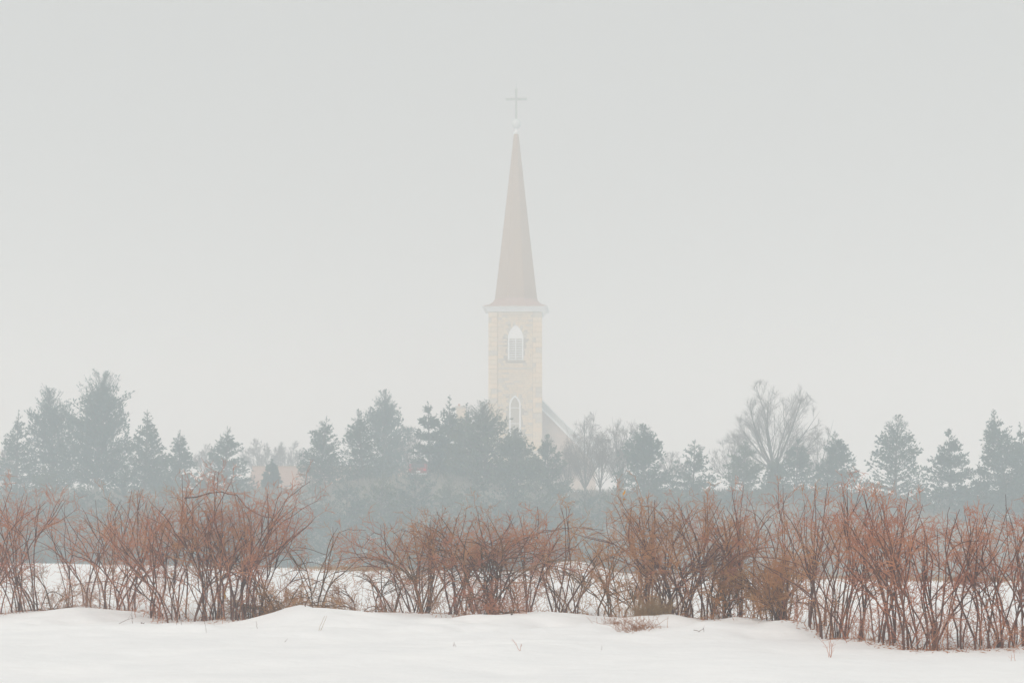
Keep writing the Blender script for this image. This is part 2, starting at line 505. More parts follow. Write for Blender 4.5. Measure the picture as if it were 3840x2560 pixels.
# belfry opening: frame, arched panel, slats
def ring_frame(L, t, y0, y1, name, m, parent):
    A = lancet(L['cx'], L['hwid'] + t*0.5, L['z0'], L['zs'], L['zt'] + t*0.5)
    B = lancet(L['cx'], L['hwid'] - t, L['z0'], L['zs'], L['zt'] - t)
    mb = MB()
    n_ = len(A)
    for k in range(1, n_):
        i, j = k, (k+1) % n_
        if j == 0: j = 0
        q = [(A[i][0], y0, A[i][1]), (A[j][0], y0, A[j][1]), (B[j][0], y0, B[j][1]), (B[i][0], y0, B[i][1])]
        mb.face(q)
        mb.face([(B[i][0], y0, B[i][1]), (B[j][0], y0, B[j][1]), (B[j][0], y1, B[j][1]), (B[i][0], y1, B[i][1])])
        mb.face([(A[j][0], y0, A[j][1]), (A[i][0], y0, A[i][1]), (A[i][0], y1, A[i][1]), (A[j][0], y1, A[j][1])])
    return mb.build(name, m, parent)
belf = ring_frame(L1, 0.14, 0.10, 0.3, 'belfry_window', M['white'], church)
MB().prism(lancet(L1['cx'], L1['hwid']-0.1, L1['zs'] - 0.02, L1['zs'], L1['zt'] - 0.1), 0.14, 0.26).build('arch_panel', M['white'], belf)
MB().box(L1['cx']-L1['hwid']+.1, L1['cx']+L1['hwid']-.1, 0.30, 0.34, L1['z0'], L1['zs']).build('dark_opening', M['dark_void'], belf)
MB().box(L1['cx']-.07, L1['cx']+.07, 0.11, 0.29, L1['z0'], L1['zs'] - 0.02).build('mullion', M['white'], belf)
MB().box(L1['cx']-L1['hwid']-.1, L1['cx']+L1['hwid']+.1, 0.0, 0.3, L1['z0']-0.14, L1['z0']).build('sill', M['stone_grey'], belf)
mb = MB()
wslat = L1['hwid'] - 0.07 - 0.14 - 0.02
mb.v = [(0, 0.0, 0), (wslat, 0.0, 0), (wslat, 0.16, 0.17), (0, 0.16, 0.17), (0, 0.0, 0.04), (wslat, 0.0, 0.04), (wslat, 0.16, 0.21), (0, 0.16, 0.21)]
mb.f = [(0,1,2,3)[::-1], (4,5,6,7), (0,1,5,4), (1,2,6,5), (2,3,7,6), (3,0,4,7)]
sl = bpy.data.meshes.new('slat'); sl.from_pydata(mb.v, [], mb.f); sl.materials.append(M['louvre']); sl.update()
for xs_ in (L1['cx'] - L1['hwid'] + 0.15, L1['cx'] + 0.08):
    for k in range(9):
        link('slat', sl, belf, (xs_, 0.12, L1['z0'] + 0.06 + k * (L1['zs'] - L1['z0'] - 0.06) / 9))
# lower lancet
lw = ring_frame(L2, 0.16, 0.10, 0.3, 'lancet_window', M['white'], church)
pz = [L2['z0'], cz(1587), cz(1528), L2['zt'] - 0.1]
MB().box(L2['cx']-L2['hwid']+.1, L2['cx']+L2['hwid']-.1, 0.24, 0.27, pz[0], pz[1]-.04).build('pane', M['glass'], lw)
MB().box(L2['cx']-L2['hwid']+.1, L2['cx']+L2['hwid']-.1, 0.24, 0.27, pz[1]+.04, pz[2]-.04).build('pane', M['glass'], lw)
MB().prism(lancet(L2['cx'], L2['hwid']-0.1, pz[2]+.04, L2['zs'], L2['zt']-0.1), 0.24, 0.27).build('pane', M['glass'], lw)
for zz in (pz[1], pz[2]):
    MB().box(L2['cx']-L2['hwid']+.12, L2['cx']+L2['hwid']-.12, 0.2, 0.28, zz-.045, zz+.045).build('glazing_bar', M['white'], lw)
# cornice (white, stepped out) and spire
def sq(h, z, cyy=None):
    c_ = TD/2
    pts = []
    for k in range(16):
        a_ = 2*math.pi*k/16
        dx, dy = math.cos(a_), math.sin(a_)
        s_ = h / max(abs(dx), abs(dy))
        pts.append((dx*s_, c_ + dy*s_, z))
    return pts
def octa(h, z):
    c_ = TD/2; pts = []
    for k in range(16):
        a_ = 2*math.pi*k/16
        af = (a_ + math.pi/8) % (math.pi/4) - math.pi/8
        r_ = h / math.cos(af)
        pts.append((r_*math.cos(a_), c_ + r_*math.sin(a_), z))
    return pts
def lerp(A, B, t): return [tuple(a*(1-t)+b_*t for a, b_ in zip(p, q)) for p, q in zip(A, B)]
eh = (2051 - 1805)/2/F*CD
ze = cz(1150)
MB().rings([sq(hw + 0.05, ztop + 0.01), sq(hw + 0.12, ztop + 0.22), sq(hw + 0.28, ztop + 0.34), sq(eh - 0.55, ze - 0.22), sq(eh - 0.2, ze - 0.10), sq(eh, ze - 0.04), sq(eh, ze)]).build('cornice', M['white'], church)
hb = 78/F*CD; zb = cz(1113)
mb = MB()
R0 = sq(eh, ze); 
def spz(py): return cz(py)
profile = [(eh, ze + 0.012, 0.0), (eh - 0.35, ze + 0.22, 0.12), (eh - 0.8, cz(1137), 0.4), (hb + 0.32, cz(1124), 0.75), (hb + 0.08, cz(1113), 1.0)]
rings_ = [lerp(sq(h_, z_), octa(h_, z_), t_) for h_, z_, t_ in profile]
mb.rings(rings_).build('spire_skirt', M['shingle_red'], church)
mb = MB()
nr = 70; ht = 8.5/F*CD
czx = lambda py: CAMZ + (HZ - py)/F*(CD + TD/2)
z0s, z1s = cz(1113) + 0.004, czx(503)
rr = []
for k in range(nr):           # overlapping shingle courses
    t0, t1 = k/nr, (k+1)/nr
    f = lambda t: hb + 0.06 + (ht - hb - 0.06)*(t**0.97)
    rr.append(octa(f(t0), z0s + (z1s-z0s)*t0))
    rr.append(octa(f(t1) + 0.022, z0s + (z1s-z0s)*t1 - 0.02))
mb.rings(rr).build('spire', M['shingle'], church)
# finial
def lathe(prof, S, cx, cy):
    return [[(cx + r_*math.cos(2*math.pi*k/S), cy + r_*math.sin(2*math.pi*k/S), z_) for k in range(S)] for r_, z_ in prof]
fx, fy = cw(1926.5), TD/2
# spire tip leans a hair: shift finial to the axis
fx = 0.0
u = CD/F
MB().rings(lathe([(9*u, czx(504)), (11*u, czx(500)), (11*u, czx(497)), (7*u, czx(494)), (4*u, czx(490)), (3*u, czx(482))], 16, fx, fy)).build('finial_collar', M['white'], church, True)
MB().rings(lathe([(max(0.02, 18*u*math.sin(math.pi*k/12)), czx(465) - 18*u*math.cos(math.pi*k/12)) for k in range(13)], 20, fx, fy)).build('finial_ball', M['ball'], church, True)
cross = MB().box(fx-4*u, fx+4*u, fy-0.12, fy+0.12, czx(450), czx(333)).build('cross', M['metal'], church)
MB().box(fx-40*u, fx-4*u-.003, fy-0.12, fy+0.12, czx(377), czx(368.5)).build('cross_arm', M['metal'], cross)
MB().box(fx+4*u+.003, fx+40*u, fy-0.12, fy+0.12, czx(377), czx(368.5)).build('cross_arm', M['metal'], cross)
MB().box(fx-.03, fx+.03, fy-0.03, fy+0.03, czx(333), czx(303)).build('lightning_rod', M['metal'], church)
# nave behind the tower: gable front, roof, raking boards
ZA = cz(1393); SL = 1.0; NW = 9.6*KS; y0n, y1n = TD*0.5, TD*0.5 + 30
ze_n = ZA - SL*NW
MB().prism([(-NW+.4, GZ), (NW-.4, GZ), (NW-.4, ze_n + .1), (0, ZA - 0.5), (-NW+.4, ze_n + .1)], y0n + 0.3, y1n).build('nave_wall', M['brick_pale'], church)
for s in (-1, 1):
    P_ = [(0, ZA), (s*(NW+.5), ZA - SL*(NW+.5)), (s*(NW+.5), ZA - SL*(NW+.5) - .25), (0, ZA - .25)]
    if s > 0: P_ = P_[::-1]
    MB().prism(P_, y0n, y1n + .3).build('roof_slope', M['shingle_red'] if s < 0 else M['grey_trim'], church)
    for (a0, a1, yy, mm_, nm) in ((0.0, 0.16, 0.10, 'white', 'rake_trim'), (0.165, 0.95, 0.06, 'grey_trim', 'rake_board'), (0.955, 1.25, 0.12, 'white', 'rake_trim')):
        if s < 0 and nm == 'rake_board': continue
        if s < 0: a0, a1 = (0.28, .62) if a0 < .1 else (0.7, 0.9)
        a0 *= KS; a1 *= KS
        P_ = [(0, ZA - a0), (s*(NW+.5), ZA - SL*(NW+.5) - a0), (s*(NW+.5), ZA - SL*(NW+.5) - a1), (0, ZA - a1)]
        if s > 0: P_ = P_[::-1]
        MB().prism(P_, y0n - yy, y0n - 0.003).build(nm, M[mm_], church)
# chimney on the nave's left side
chx0, chx1 = cw(1684), cw(1720)
ch = MB().box(chx0, chx1, 15, 16.4, ze_n - 3, cz(1506)).build('chimney', M['stone'], church)
MB().box(chx0-.12, chx1+.12, 14.88, 16.52, cz(1506)+.003, cz(1498)).build('chimney_cap', M['stone_grey'], ch)
MB().box(cw(1690), cw(1698), 15.4, 15.9, cz(1498)+.003, cz(1489)).build('flue_pot', M['terracotta'], ch)
MB().box(chx0-.2, -NW+.8, 14.0, 17.4, GZ, ze_n-2.5).build('vestry_wall', M['stone'], church)

# ---------------------------------------------------------------- low brick building
BD = 238.0
def bw(px): return (px - 1920)/F*BD
def bz(py): return CAMZ + (HZ - py)/F*BD
bg_z = float(hill_z(bw(1300), BD)) - .2
hall = empty('parish_hall', (bw(1330), BD, 0))
tag(hall, 'long low brick hall with pinkish roof, behind the tiny spruce left of the church', 'building')
X0, X1 = bw(925) - bw(1330), bw(1760) - bw(1330)
zr, zev = bz(1745), bz(1835)
MB().box(X0+.6, X1-.6, 0.8, 10.2, bg_z, zev+.1).build('wall', M['brick'], hall)
# roof: courses of shingles, stepped
nC = 12
mb = MB()
for k in range(nC):
    t0, t1 = k/nC, (k+1)/nC
    ya, yb = 5.5*t0, 5.5*t1
    za, zb_ = zev + (zr-zev)*t0, zev + (zr-zev)*t1
    mb.box(X0, X1, ya, yb + 0.1, za, zb_ + 0.0)
MBf = MB()
rf = MB()
for k in range(nC):
    t0, t1 = k/nC, (k+1)/nC
    za, zb_ = zev + (zr-zev)*t0, zev + (zr-zev)*t1
    ya, yb = 5.5*t0, 5.5*t1
    for sgn in (0, 1):
        A_, B_ = (ya, yb) if sgn == 0 else (11 - ya, 11 - yb)
        rf.face([(X0, A_, za), (X1, A_, za), (X1, A_, za+.06), (X0, A_, za+.06)])
        rf.face([(X0, A_, za+.06), (X1, A_, za+.06), (X1, B_, zb_), (X0, B_, zb_)])
rf.face([(X0, 0, zev), (X0, 11, zev), (X0, 5.5, zr)]); rf.face([(X1, 0, zev), (X1, 11, zev), (X1, 5.5, zr)]); rf.face([(X0, 0, zev), (X1, 0, zev), (X1, 11, zev), (X0, 11, zev)])
roof = rf.build('roof', M['shingle_red'], hall)
MB().box(X0-.05, X1+.05, 5.35, 5.65, zr-.02, zr+.12).build('ridge_cap', M['shingle'], roof)
for k in range(9):
    xw = X0 + 1.5 + k*2.8
    wn = MB().box(xw, xw+1.0, 0.72, 0.80-.003, bg_z+.9, zev-.35).build('window', M['white'], hall)
    MB().box(xw+.08, xw+.92, 0.69, 0.717, bg_z+.98, zev-.43).build('pane', M['glass'], wn)

# parked car behind the trees, tail towards us
cx_, cy_ = (1566-1920)/F*184, 184.0
cgz = float(hill_z(cx_, cy_))
car = empty('parked_car', (cx_, cy_, cgz))
tag(car, 'red car parked behind the evergreens left of the church, only its tail showing through', 'car')
prof = [(0, .35), (0, .95), (.35, 1.02), (.75, 1.42), (2.5, 1.45), (3.2, 1.02), (4.3, .88), (4.4, .35)]
def carring(x, inset): return [(x, yy, zz if zz < 1.0 else zz - inset) for yy, zz in prof]
mb = MB(); mb.rings([carring(-.85, .12), carring(-.78, .0), carring(.78, .0), carring(.85, .12)]).build('body', M['car_paint'], car)
MB().face([(-.62, .39, 1.07), (.62, .39, 1.07), (.58, .72, 1.40), (-.58, .72, 1.40)]).build('rear_window', M['car_glass'], car)
for sx in (-1, 1):
    MB().box(sx*.66-.13, sx*.66+.13, -.04, .0-.003, .74, .92).build('tail_light', M['tail_red'], car)
    for yy in (.8, 3.5):
        MB().rings([[(sx*.86-.1+q*.2, yy+.32*math.cos(2*math.pi*k/16), .32+.32*math.sin(2*math.pi*k/16)) for k in range(16)] for q in (0, 1)]).build('wheel', M['rubber'], car)
MB().box(-.26, .26, -.03, -.003, .60, .72).build('number_plate', M['white'], car)
MB().box(-.84, .84, -.09, -.003, .38, .52).build('bumper', M['grey_trim'], car)

# ---------------------------------------------------------------- conifers
def conifer(px, top, half, d, style, seed, label, mname='needle', dens=1.0, name='spruce_tree', group=None, cat='tree', lean=0.0, base=None):
    rng = np.random.default_rng(seed)
    if name != 'evergreen_bush': d = 182 + (d - 98)*0.9
    X = (px-1920)/F*d
    g = float(ground(X, d)) if base is None else base
    H = CAMZ + (HZ-top)/F*d - g
    W = half/F*d
    root = empty(name, (X, d, g), rng.uniform(0, 6.28))
    tag(root, label, cat, group)
    K = 8
    # trunk
    tp = curves(rng, np.array([[0, 0, -0.3]]), np.array([[lean, 0, 1.]]), np.array([H*0.99+.3]), 14, 0.012, 0.05)
    tr = taper([0.022*H], 0.012, 14)
    V, Q = tubes([(tp, tr)], 7)
    link('trunk', mesh_np('trunk', V, Q, M['bark'], True), root)
    def trunk_at(z):
        f = np.clip((z + .3)/(H*.99+.3), 0, 1)*13; i = np.minimum(f.astype(int), 12); uu = (f-i)[:, None]
        return tp[0][i]*(1-uu) + tp[0][i+1]*uu
    def hts(n_, pw, lo):           # more branches low down, where the crown is wide
        return lo + (0.985-lo)*(1 - rng.uniform(0, 1, n_)**pw)
    big = float(np.clip(H/12, .7, 1.15))
    if style == 'spruce':      # layers, upturned tips
        nb = int(24*H*dens); t = hts(nb, .62, .02)
        pr = lambda v: (1-v)**0.95
        e0, e1, upc, sub, bl, bwid, wobb = -0.10, 0.80, 0.035, 8, 0.44, 0.080, 0.04
        jit = 0.09
    elif style == 'dense':     # full, tight outline
        nb = int(23*H*dens); t = hts(nb, .8, .02)
        pr = lambda v: (1-v**1.25)**0.95
        e0, e1, upc, sub, bl, bwid, wobb = 0.05, 0.95, 0.05, 8, 0.44, 0.105, 0.04
        jit = 0.045
    elif style == 'pine':      # irregular, upswept plumes
        nb = int(19*H*dens); t = hts(nb, .8, .05)
        pr = lambda v: np.where(v > 0.25, (1-((v-.25)/.75)**1.4)**0.85, 0.8 + .8*v)
        e0, e1, upc, sub, bl, bwid, wobb = 0.1, 1.0, 0.09, 9, 0.50, 0.070, 0.10
        jit = 0.15
    else:                      # 'open': separate tiers with gaps
        nb = int(18*H*dens); t = hts(nb, .75, .03)
        t = (np.round(t*H*.75) + rng.normal(0, .16, nb))/(H*.75); t = np.clip(t, 0.03, .985)
        pr = lambda v: (1-v)**0.85
        e0, e1, upc, sub, bl, bwid, wobb = -0.16, 0.75, 0.04, 9, 0.46, 0.095, 0.06
        jit = 0.20
    bl *= big; bwid *= big
    z = t*H
    Lb = W*pr(t)*np.clip(1 + rng.normal(0, jit, nb)*0.9, .6, 1.2)
    Lb = np.clip(Lb, 0.10*big, W*1.25)
    # lobes: some azimuth sectors and heights reach further than others
    a = rng.uniform(0, 2*math.pi, nb)
    Lb = Lb*(1 + (jit+.02)*.6*np.sin(a*2 + z*.8 + seed) + .4*jit*np.sin(a*3 - z*1.3))
    el = e0 + (e1-e0)*t**1.3 + rng.normal(0, .1, nb)
    D = np.stack([np.cos(a)*np.cos(el), np.sin(a)*np.cos(el), np.sin(el)], 1)
    Lb = Lb/np.maximum(np.cos(np.clip(el, -.5, .9)), .55)*0.96
    P = curves(rng, trunk_at(z), D, Lb, 6, wobb, upc)
    Rb = taper(0.012+0.012*Lb, 0.008, 6)
    # side shoots
    sp, sdv, st, _ = spawn(rng, P, Rb, sub, 0.12, 1.0, 0.5, 1.15, 0.02)
    sL = (np.repeat(Lb, sub)*0.26*(1.12-st) + 0.20*big*np.clip((1-np.repeat(t, sub))/.25, .35, 1))*rng.uniform(.6, 1.2, len(st))
    sdv[:, 2] *= (0.45 if style != 'pine' else 1.0); sdv[:, 2] += (0.05 if style != 'pine' else .35); sdv = norm(sdv)
    SP = curves(rng, sp, sdv, sL, 3, 0.12, 0.03)
    V, Q = tubes([(P, Rb)], 3)
    link('limbs', mesh_np('limbs', V, Q, M['bark']), root)['kind'] = 'stuff'
    # needle sprays
    nn = 4 if style != 'pine' else 5
    q1, d1, t1, _ = spawn(rng, SP, taper(np.full(len(SP), .01), .01, 3), 3, 0.1, 1.0, 0.25, 0.85, 0.05)
    q2, d2, t2_, _ = spawn(rng, P, Rb, 10, 0.1, 1.0, 0.2, 0.8, 0.05)
    qq = np.concatenate([q1, q2]); dd = np.concatenate([d1, d2])
    lead = trunk_at(rng.uniform(H*.93, H*.985, 30)); ld = norm(np.stack([rng.normal(0, .45, 30), rng.normal(0, .45, 30), np.ones(30)], 1))
    qq = np.concatenate([qq, lead]); dd = np.concatenate([dd, ld])
    LL = bl*rng.uniform(.5, 1.2, len(qq)); LL *= np.clip((H - qq[:, 2])/(.28*H), .30, 1)
    V, Q = blades(qq, dd, LL, bwid*np.clip((H - qq[:, 2])/(.25*H), .40, 1), rng)
    link('crown', mesh_np('crown', V, Q, M[mname]), root)['kind'] = 'stuff'
    return root

TREES = [
 # px, top, half, depth, style, material, density, name, label
 (60, 1534, 118, 116, 'spruce', 'needle', .85, 'spruce_tree', 'blunt-topped spruce at the far left edge, left of the two big pines'),
 (200, 1454, 128, 118, 'pine', 'needle_blue', 1.25, 'pine_tree', 'second tallest pine at the far left with upward plumes, left of the tallest pine'),
 (361, 1392, 160, 115, 'pine', 'needle_blue', 1.35, 'pine_tree', 'tallest white pine of the left group with ragged plumed branches'),
 (540, 1530, 118, 112, 'spruce', 'needle', 1.1, 'spruce_tree', 'pointed spruce leaning on the right side of the tallest left pine'),
 (672, 1608, 95, 108, 'spruce', 'needle', 1.1, 'spruce_tree', 'small slender spruce with a knobbed tip standing between two larger spruces at left'),
 (608, 1690, 80, 112, 'dense', 'needle_olive', .8, 'evergreen_tree', 'low round evergreen filling the gap left of the small slender spruce'),
 (850, 1594, 128, 106, 'spruce', 'needle', 1.15, 'spruce_tree', 'broad cone-shaped spruce just left of the pink-roofed hall'),
 (1017, 1722, 45, 104, 'dense', 'needle', 1.3, 'spruce_tree', 'tiny narrow spruce standing in front of the pink-roofed hall'),
 (1199, 1550, 128, 106, 'spruce', 'needle', 1.15, 'spruce_tree', 'spruce with a stepped pointed crown at the right end of the visible hall roof'),
 (1360, 1528, 145, 106, 'spruce', 'needle', 1.1, 'spruce_tree', 'full dark spruce in front of the tall feathery pine left of the church'),
 (1437, 1460, 105, 128, 'pine', 'needle_blue', 1.1, 'pine_tree', 'pale feathery pine showing above the full dark spruce left of the church'),
 (1612, 1504, 105, 110, 'open', 'needle', 1.3, 'spruce_tree', 'ragged spruce, leftmost of the trio just left of the steeple'),
 (1682, 1476, 110, 112, 'spruce', 'needle', 1.0, 'spruce_tree', 'tallest narrow spruce of the trio, covering the church chimney'),
 (1743, 1508, 90, 110, 'spruce', 'needle', .9, 'spruce_tree', 'short-tipped spruce between the chimney and the big round evergreen'),
 (1822, 1506, 205, 102, 'dense', 'needle_olive', 1.45, 'evergreen_tree', 'big rounded dense evergreen covering the lower left of the church tower'),
 (1940, 1606, 125, 100, 'dense', 'needle_olive', 1.35, 'evergreen_tree', 'dense evergreen shoulder standing in front of the tower lancet window'),
 (2057, 1628, 105, 108, 'dense', 'needle_olive', 1.0, 'evergreen_tree', 'pale dense evergreen at the right foot of the church tower'),
 (2415, 1588, 135, 98, 'dense', 'needle', 1.3, 'evergreen_tree', 'dark blunt conical evergreen right of the twiggy bare trees'),
 (2600, 1645, 125, 96, 'spruce', 'needle', .8, 'spruce_tree', 'thin open spruce with separate drooping tiers, left of the large bare tree'),
 (2787, 1645, 120, 97, 'spruce', 'needle_olive', 1.0, 'spruce_tree', 'spruce in front of the left half of the large bare tree'),
 (2985, 1638, 110, 97, 'spruce', 'needle', .95, 'spruce_tree', 'narrow-topped spruce in front of the right half of the large bare tree'),
 (2905, 1715, 60, 100, 'dense', 'needle_olive', 1.0, 'evergreen_tree', 'small round-topped evergreen at the trunk of the large bare tree'),
 (3144, 1610, 120, 97, 'spruce', 'needle', 1.3, 'spruce_tree', 'sharp-pointed spruce just right of the large bare tree'),
 (3357, 1552, 160, 96, 'dense', 'needle', .8, 'pine_tree', 'wide rounded pine with a trunk showing below its crown, at right'),
 (3566, 1607, 130, 96, 'open', 'needle', 1.6, 'spruce_tree', 'spruce with open tiers standing between the wide rounded pine and the tall right-edge tree'),
 (3776, 1522, 150, 95, 'spruce', 'needle', 1.2, 'spruce_tree', 'tall ragged spruce next to the right edge of the picture'),
 (3845, 1578, 90, 99, 'spruce', 'needle', .9, 'spruce_tree', 'spruce cut off by the right edge, behind the tall ragged one'),
 (3690, 1730, 70, 94, 'open', 'needle', .8, 'spruce_tree', 'low spruce under the tall ragged tree near the right edge'),
]
for k, (px, top, half, d, st, mn, dn, nm, lb) in enumerate(TREES):
    conifer(px, top, half, d, st, 100+k, lb, mn, dn, nm)
# low evergreens down the bank (one grey-green mass in the mist)
rngb = np.random.default_rng(77)
LOW = [(-60, 1770), (60, 1800), (190, 1760), (330, 1790), (470, 1750), (620, 1800), (760, 1780), (900, 1800), (1040, 1850), (1170, 1790), (1300, 1800), (1430, 1760),
       (1500, 1840), (1555, 1765), (1690, 1800), (1800, 1790), (1900, 1800), (2010, 1800), (2100, 1790), (2200, 1860), (2300, 1840), (2450, 1800)]
LOW2 = [(-30, 1880), (110, 1895), (260, 1880), (410, 1900), (560, 1885), (700, 1895), (830, 1880), (970, 1900), (1100, 1905), (1250, 1880), (1400, 1890), (1520, 1900), (1640, 1880), (1770, 1890), (1900, 1885), (2020, 1900), (2130, 1890), (2250, 1930), (2380, 1910)]
LOW3 = [(20, 1985), (170, 1995), (330, 1985), (480, 2000), (640, 1985), (800, 1995), (960, 2000), (1060, 2010), (1330, 2010), (1460, 1990), (1600, 1985), (1740, 1995), (1880, 1990), (2000, 2000), (2120, 1995)]
LOW4 = [(2530, 1832), (2660, 1848), (2740, 1840), (2870, 1826), (3040, 1842), (3220, 1836), (3300, 1852), (3455, 1838), (3620, 1842), (3740, 1858), (3850, 1850)]
for k, (px, top) in enumerate(LOW + LOW2 + LOW3 + LOW4):
    d = (175 if k < len(LOW) else (168 if k < len(LOW)+len(LOW2) else 160)) + rngb.uniform(-2, 2)
    if k >= len(LOW)+len(LOW2)+len(LOW3): d = 178 + rngb.uniform(-2, 2)
    conifer(px, top + rngb.uniform(-12, 12), rngb.uniform(120, 165)*(1 if k < 56 else .55), d, 'dense' if k % 3 else 'spruce', 300+k,
            'low misty evergreen on the bank behind the bare shrubs, part of the grey-green mass', ['needle', 'needle_blue', 'needle_olive'][k % 3], 0.58, 'evergreen_bush', 'low evergreens on the bank', 'evergreen')

# ---------------------------------------------------------------- bare trees
def bare_tree(px, top, half, d, seed, label, nl, split, rtr, fan=0.75, lv=(9, 7, 5), base=None, name='bare_tree', mname='bare', tw=1.0):
    rng = np.random.default_rng(seed)
    d = 182 + (d - 98)*0.9 if d < 150 else d + 60
    tw *= 1.25; rtr *= 1.6
    X = (px-1920)/F*d; g = float(ground(X, d))
    H = CAMZ + (HZ-top)/F*d - g; W = half/F*d
    root = empty(name, (X, d, g)); tag(root, label, 'tree')
    sz = split*H
    tp = curves(rng, np.array([[0, 0, -.3]]), np.array([[0.02, 0, 1.]]), np.array([sz+.3]), 6, 0.02, .05)
    V, Q = tubes([(tp, taper([rtr], rtr*.8, 6))], 8)
    link('trunk', mesh_np('trunk', V, Q, M['bark'], True), root)
    tip = tp[0, -1]
    xo = np.linspace(-1, 1, nl) + rng.normal(0, .08, nl)
    a = xo*fan
    dy = rng.uniform(-.45, .45, nl)
    D = norm(np.stack([np.sin(a), dy, np.cos(a)*1.05], 1))
    hmax = (H - sz)
    L = 1/np.sqrt((np.sin(a)/W)**2 + (np.cos(a)/hmax)**2)*np.clip(rng.normal(.97, .05, nl), .85, 1.04)
    P = curves(rng, np.repeat(tip[None], nl, 0) - np.array([0, 0, 1])*rng.uniform(0, .25*sz, nl)[:, None], D, L, 10, .045, .03)
    Rr = taper(rtr*rng.uniform(.22, .42, nl), .006, 10)
    V, Q = tubes([(P, Rr)], 5)
    link('limbs', mesh_np('limbs', V, Q, M['bark']), root)['kind'] = 'stuff'
    p1, d1, t1, r1 = spawn(rng, P, Rr, lv[0], .08, .90, .3, .75, .12)
    L1_ = (np.repeat(L, lv[0])*.55*(1.12-t1)+.15)*rng.uniform(.7, 1.2, len(t1))
    ctr = np.array([0, 0, sz*.6]); ax = np.array([W, W*.8, H - sz*.6])
    def crown(Pq):            # crown shyness: shoots stop at a rounded outline
        q_ = (Pq - ctr)/ax; r_ = np.linalg.norm(q_, axis=-1, keepdims=True)
        lim = 1.0; rn = np.where(r_ > lim, lim + (r_ - lim)*.5, r_)
        return ctr + q_*(rn/np.maximum(r_, 1e-6))*ax
    P1 = crown(curves(rng, p1, d1, L1_, 7, .09, .03)); R1 = taper(np.minimum(r1*.5, .035), .010, 7)
    p2, d2, t2_, r2 = spawn(rng, P1, R1, lv[1], .15, .95, .3, .8, .15)
    L2_ = (np.repeat(L1_, lv[1])*.48*(1.15-t2_)+.12)*rng.uniform(.6, 1.2, len(t2_))
    P2 = crown(curves(rng, p2, d2, L2_, 5, .1, .04)); R2 = taper(np.minimum(r2*.6, .014)*tw, .006*tw, 5)
    p3, d3, t3_, r3 = spawn(rng, P2, R2, lv[2], .2, 1, .3, .8, .08)
    L3_ = rng.uniform(.25, .65, len(t3_))*min(1.6, H/9)
    P3 = crown(curves(rng, p3, d3, L3_, 3, .1, .04)); R3 = taper(np.full(len(t3_), .0065)*tw, .004*tw, 3)
    V, Q = tubes([(P1, R1), (P2, R2), (P3, R3)], 3)
    link('branches', mesh_np('branches', V, Q, M[mname]), root)['kind'] = 'stuff'
    return root
bare_tree(2905, 1415, 222, 112, 11, 'large round-crowned bare tree with forking limbs, right of the church', 13, .24, .25, 1.1, (11, 8, 5), tw=.8)
bare_tree(2745, 1590, 110, 118, 12, 'smaller faint bare tree at the left side of the large bare one', 8, .2, .1, .9, (9, 6, 4), tw=1.2)
bare_tree(3060, 1560, 80, 116, 13, 'slim bare tree tucked against the right side of the large bare crown', 7, .2, .1, .7, (9, 6, 4), tw=1.2)
bare_tree(2195, 1530, 95, 120, 14, 'twiggy upright bare tree just right of the church, the taller of two', 15, .10, .10, .6, (10, 6, 4), tw=.9)
bare_tree(2330, 1560, 125, 108, 15, 'twiggy upright bare tree touching the dark blunt evergreen', 15, .10, .10, .6, (10, 6, 4), tw=.9)
bare_tree(2250, 1600, 110, 101, 16, 'pale thin-stemmed bare tree between the two twiggy trees right of the church', 9, .12, .08, .45, (8, 5, 4), tw=.9)
bare_tree(2120, 1640, 80, 112, 24, 'low thin bare tree before the pinkish nave wall, right of the tower foot', 11, .12, .08, .6, (9, 5, 4), tw=.9)
bare_tree(980, 1638, 120, 190, 17, 'pale crooked bare tree behind the left end of the hall roof', 9, .3, .15, .9, (9, 6, 4), tw=1.8)
bare_tree(1090, 1648, 120, 195, 18, 'pale crooked bare tree behind the right part of the visible hall roof', 9, .3, .15, .9, (9, 6, 4), tw=1.8)
bare_tree(765, 1645, 60, 165, 19, 'faint little bare tree in the gap between two left spruces', 7, .3, .1, .7, (8, 6, 4), tw=1.4)
bare_tree(1530, 1590, 85, 130, 20, 'brownish bare tree in the gap left of the ragged spruce trio', 11, .15, .1, .6, (10, 7, 4), tw=1.4)
bare_tree(2520, 1680, 80, 112, 21, 'thin bare tree showing between the dark blunt evergreen and the open spruce', 8, .2, .08, .7, (8, 6, 4), tw=1.0)
bare_tree(20, 1650, 60, 130, 22, 'faint bare tree at the far left edge behind the blunt spruce', 7, .2, .1, .7, (8, 6, 4), tw=1.4)

# ---------------------------------------------------------------- brush on the bank (nobody could count it)
rng = np.random.default_rng(9)
N = 60000
byy = 160 + 28*rng.uniform(0, 1, N); bxx = rng.uniform(-.28, .28, N)*byy
keep = (vnoise(bxx, byy, 4.0, 12) + rng.uniform(-.5, .5, N)) > -.42
keep &= ~((bxx > -21) & (bxx < -6) & (byy < 176) & (vnoise(bxx, byy, 2.2, 15) > -.1))
bxx, byy = bxx[keep], byy[keep]
P = np.stack([bxx, byy, ground(bxx, byy) - .05], 1)
D = norm(np.stack([rng.normal(0, .35, len(P)), rng.normal(0, .35, len(P)), np.ones(len(P))], 1))
L = rng.uniform(.3, 1.0, len(P))
V, Q = blades(P, D, L, .05, rng)
tag(link('dry_brush', mesh_np('dry_brush', V, Q, M['brush'])), 'low dry brush and dead grass covering the misty bank', 'brush', kind='stuff')
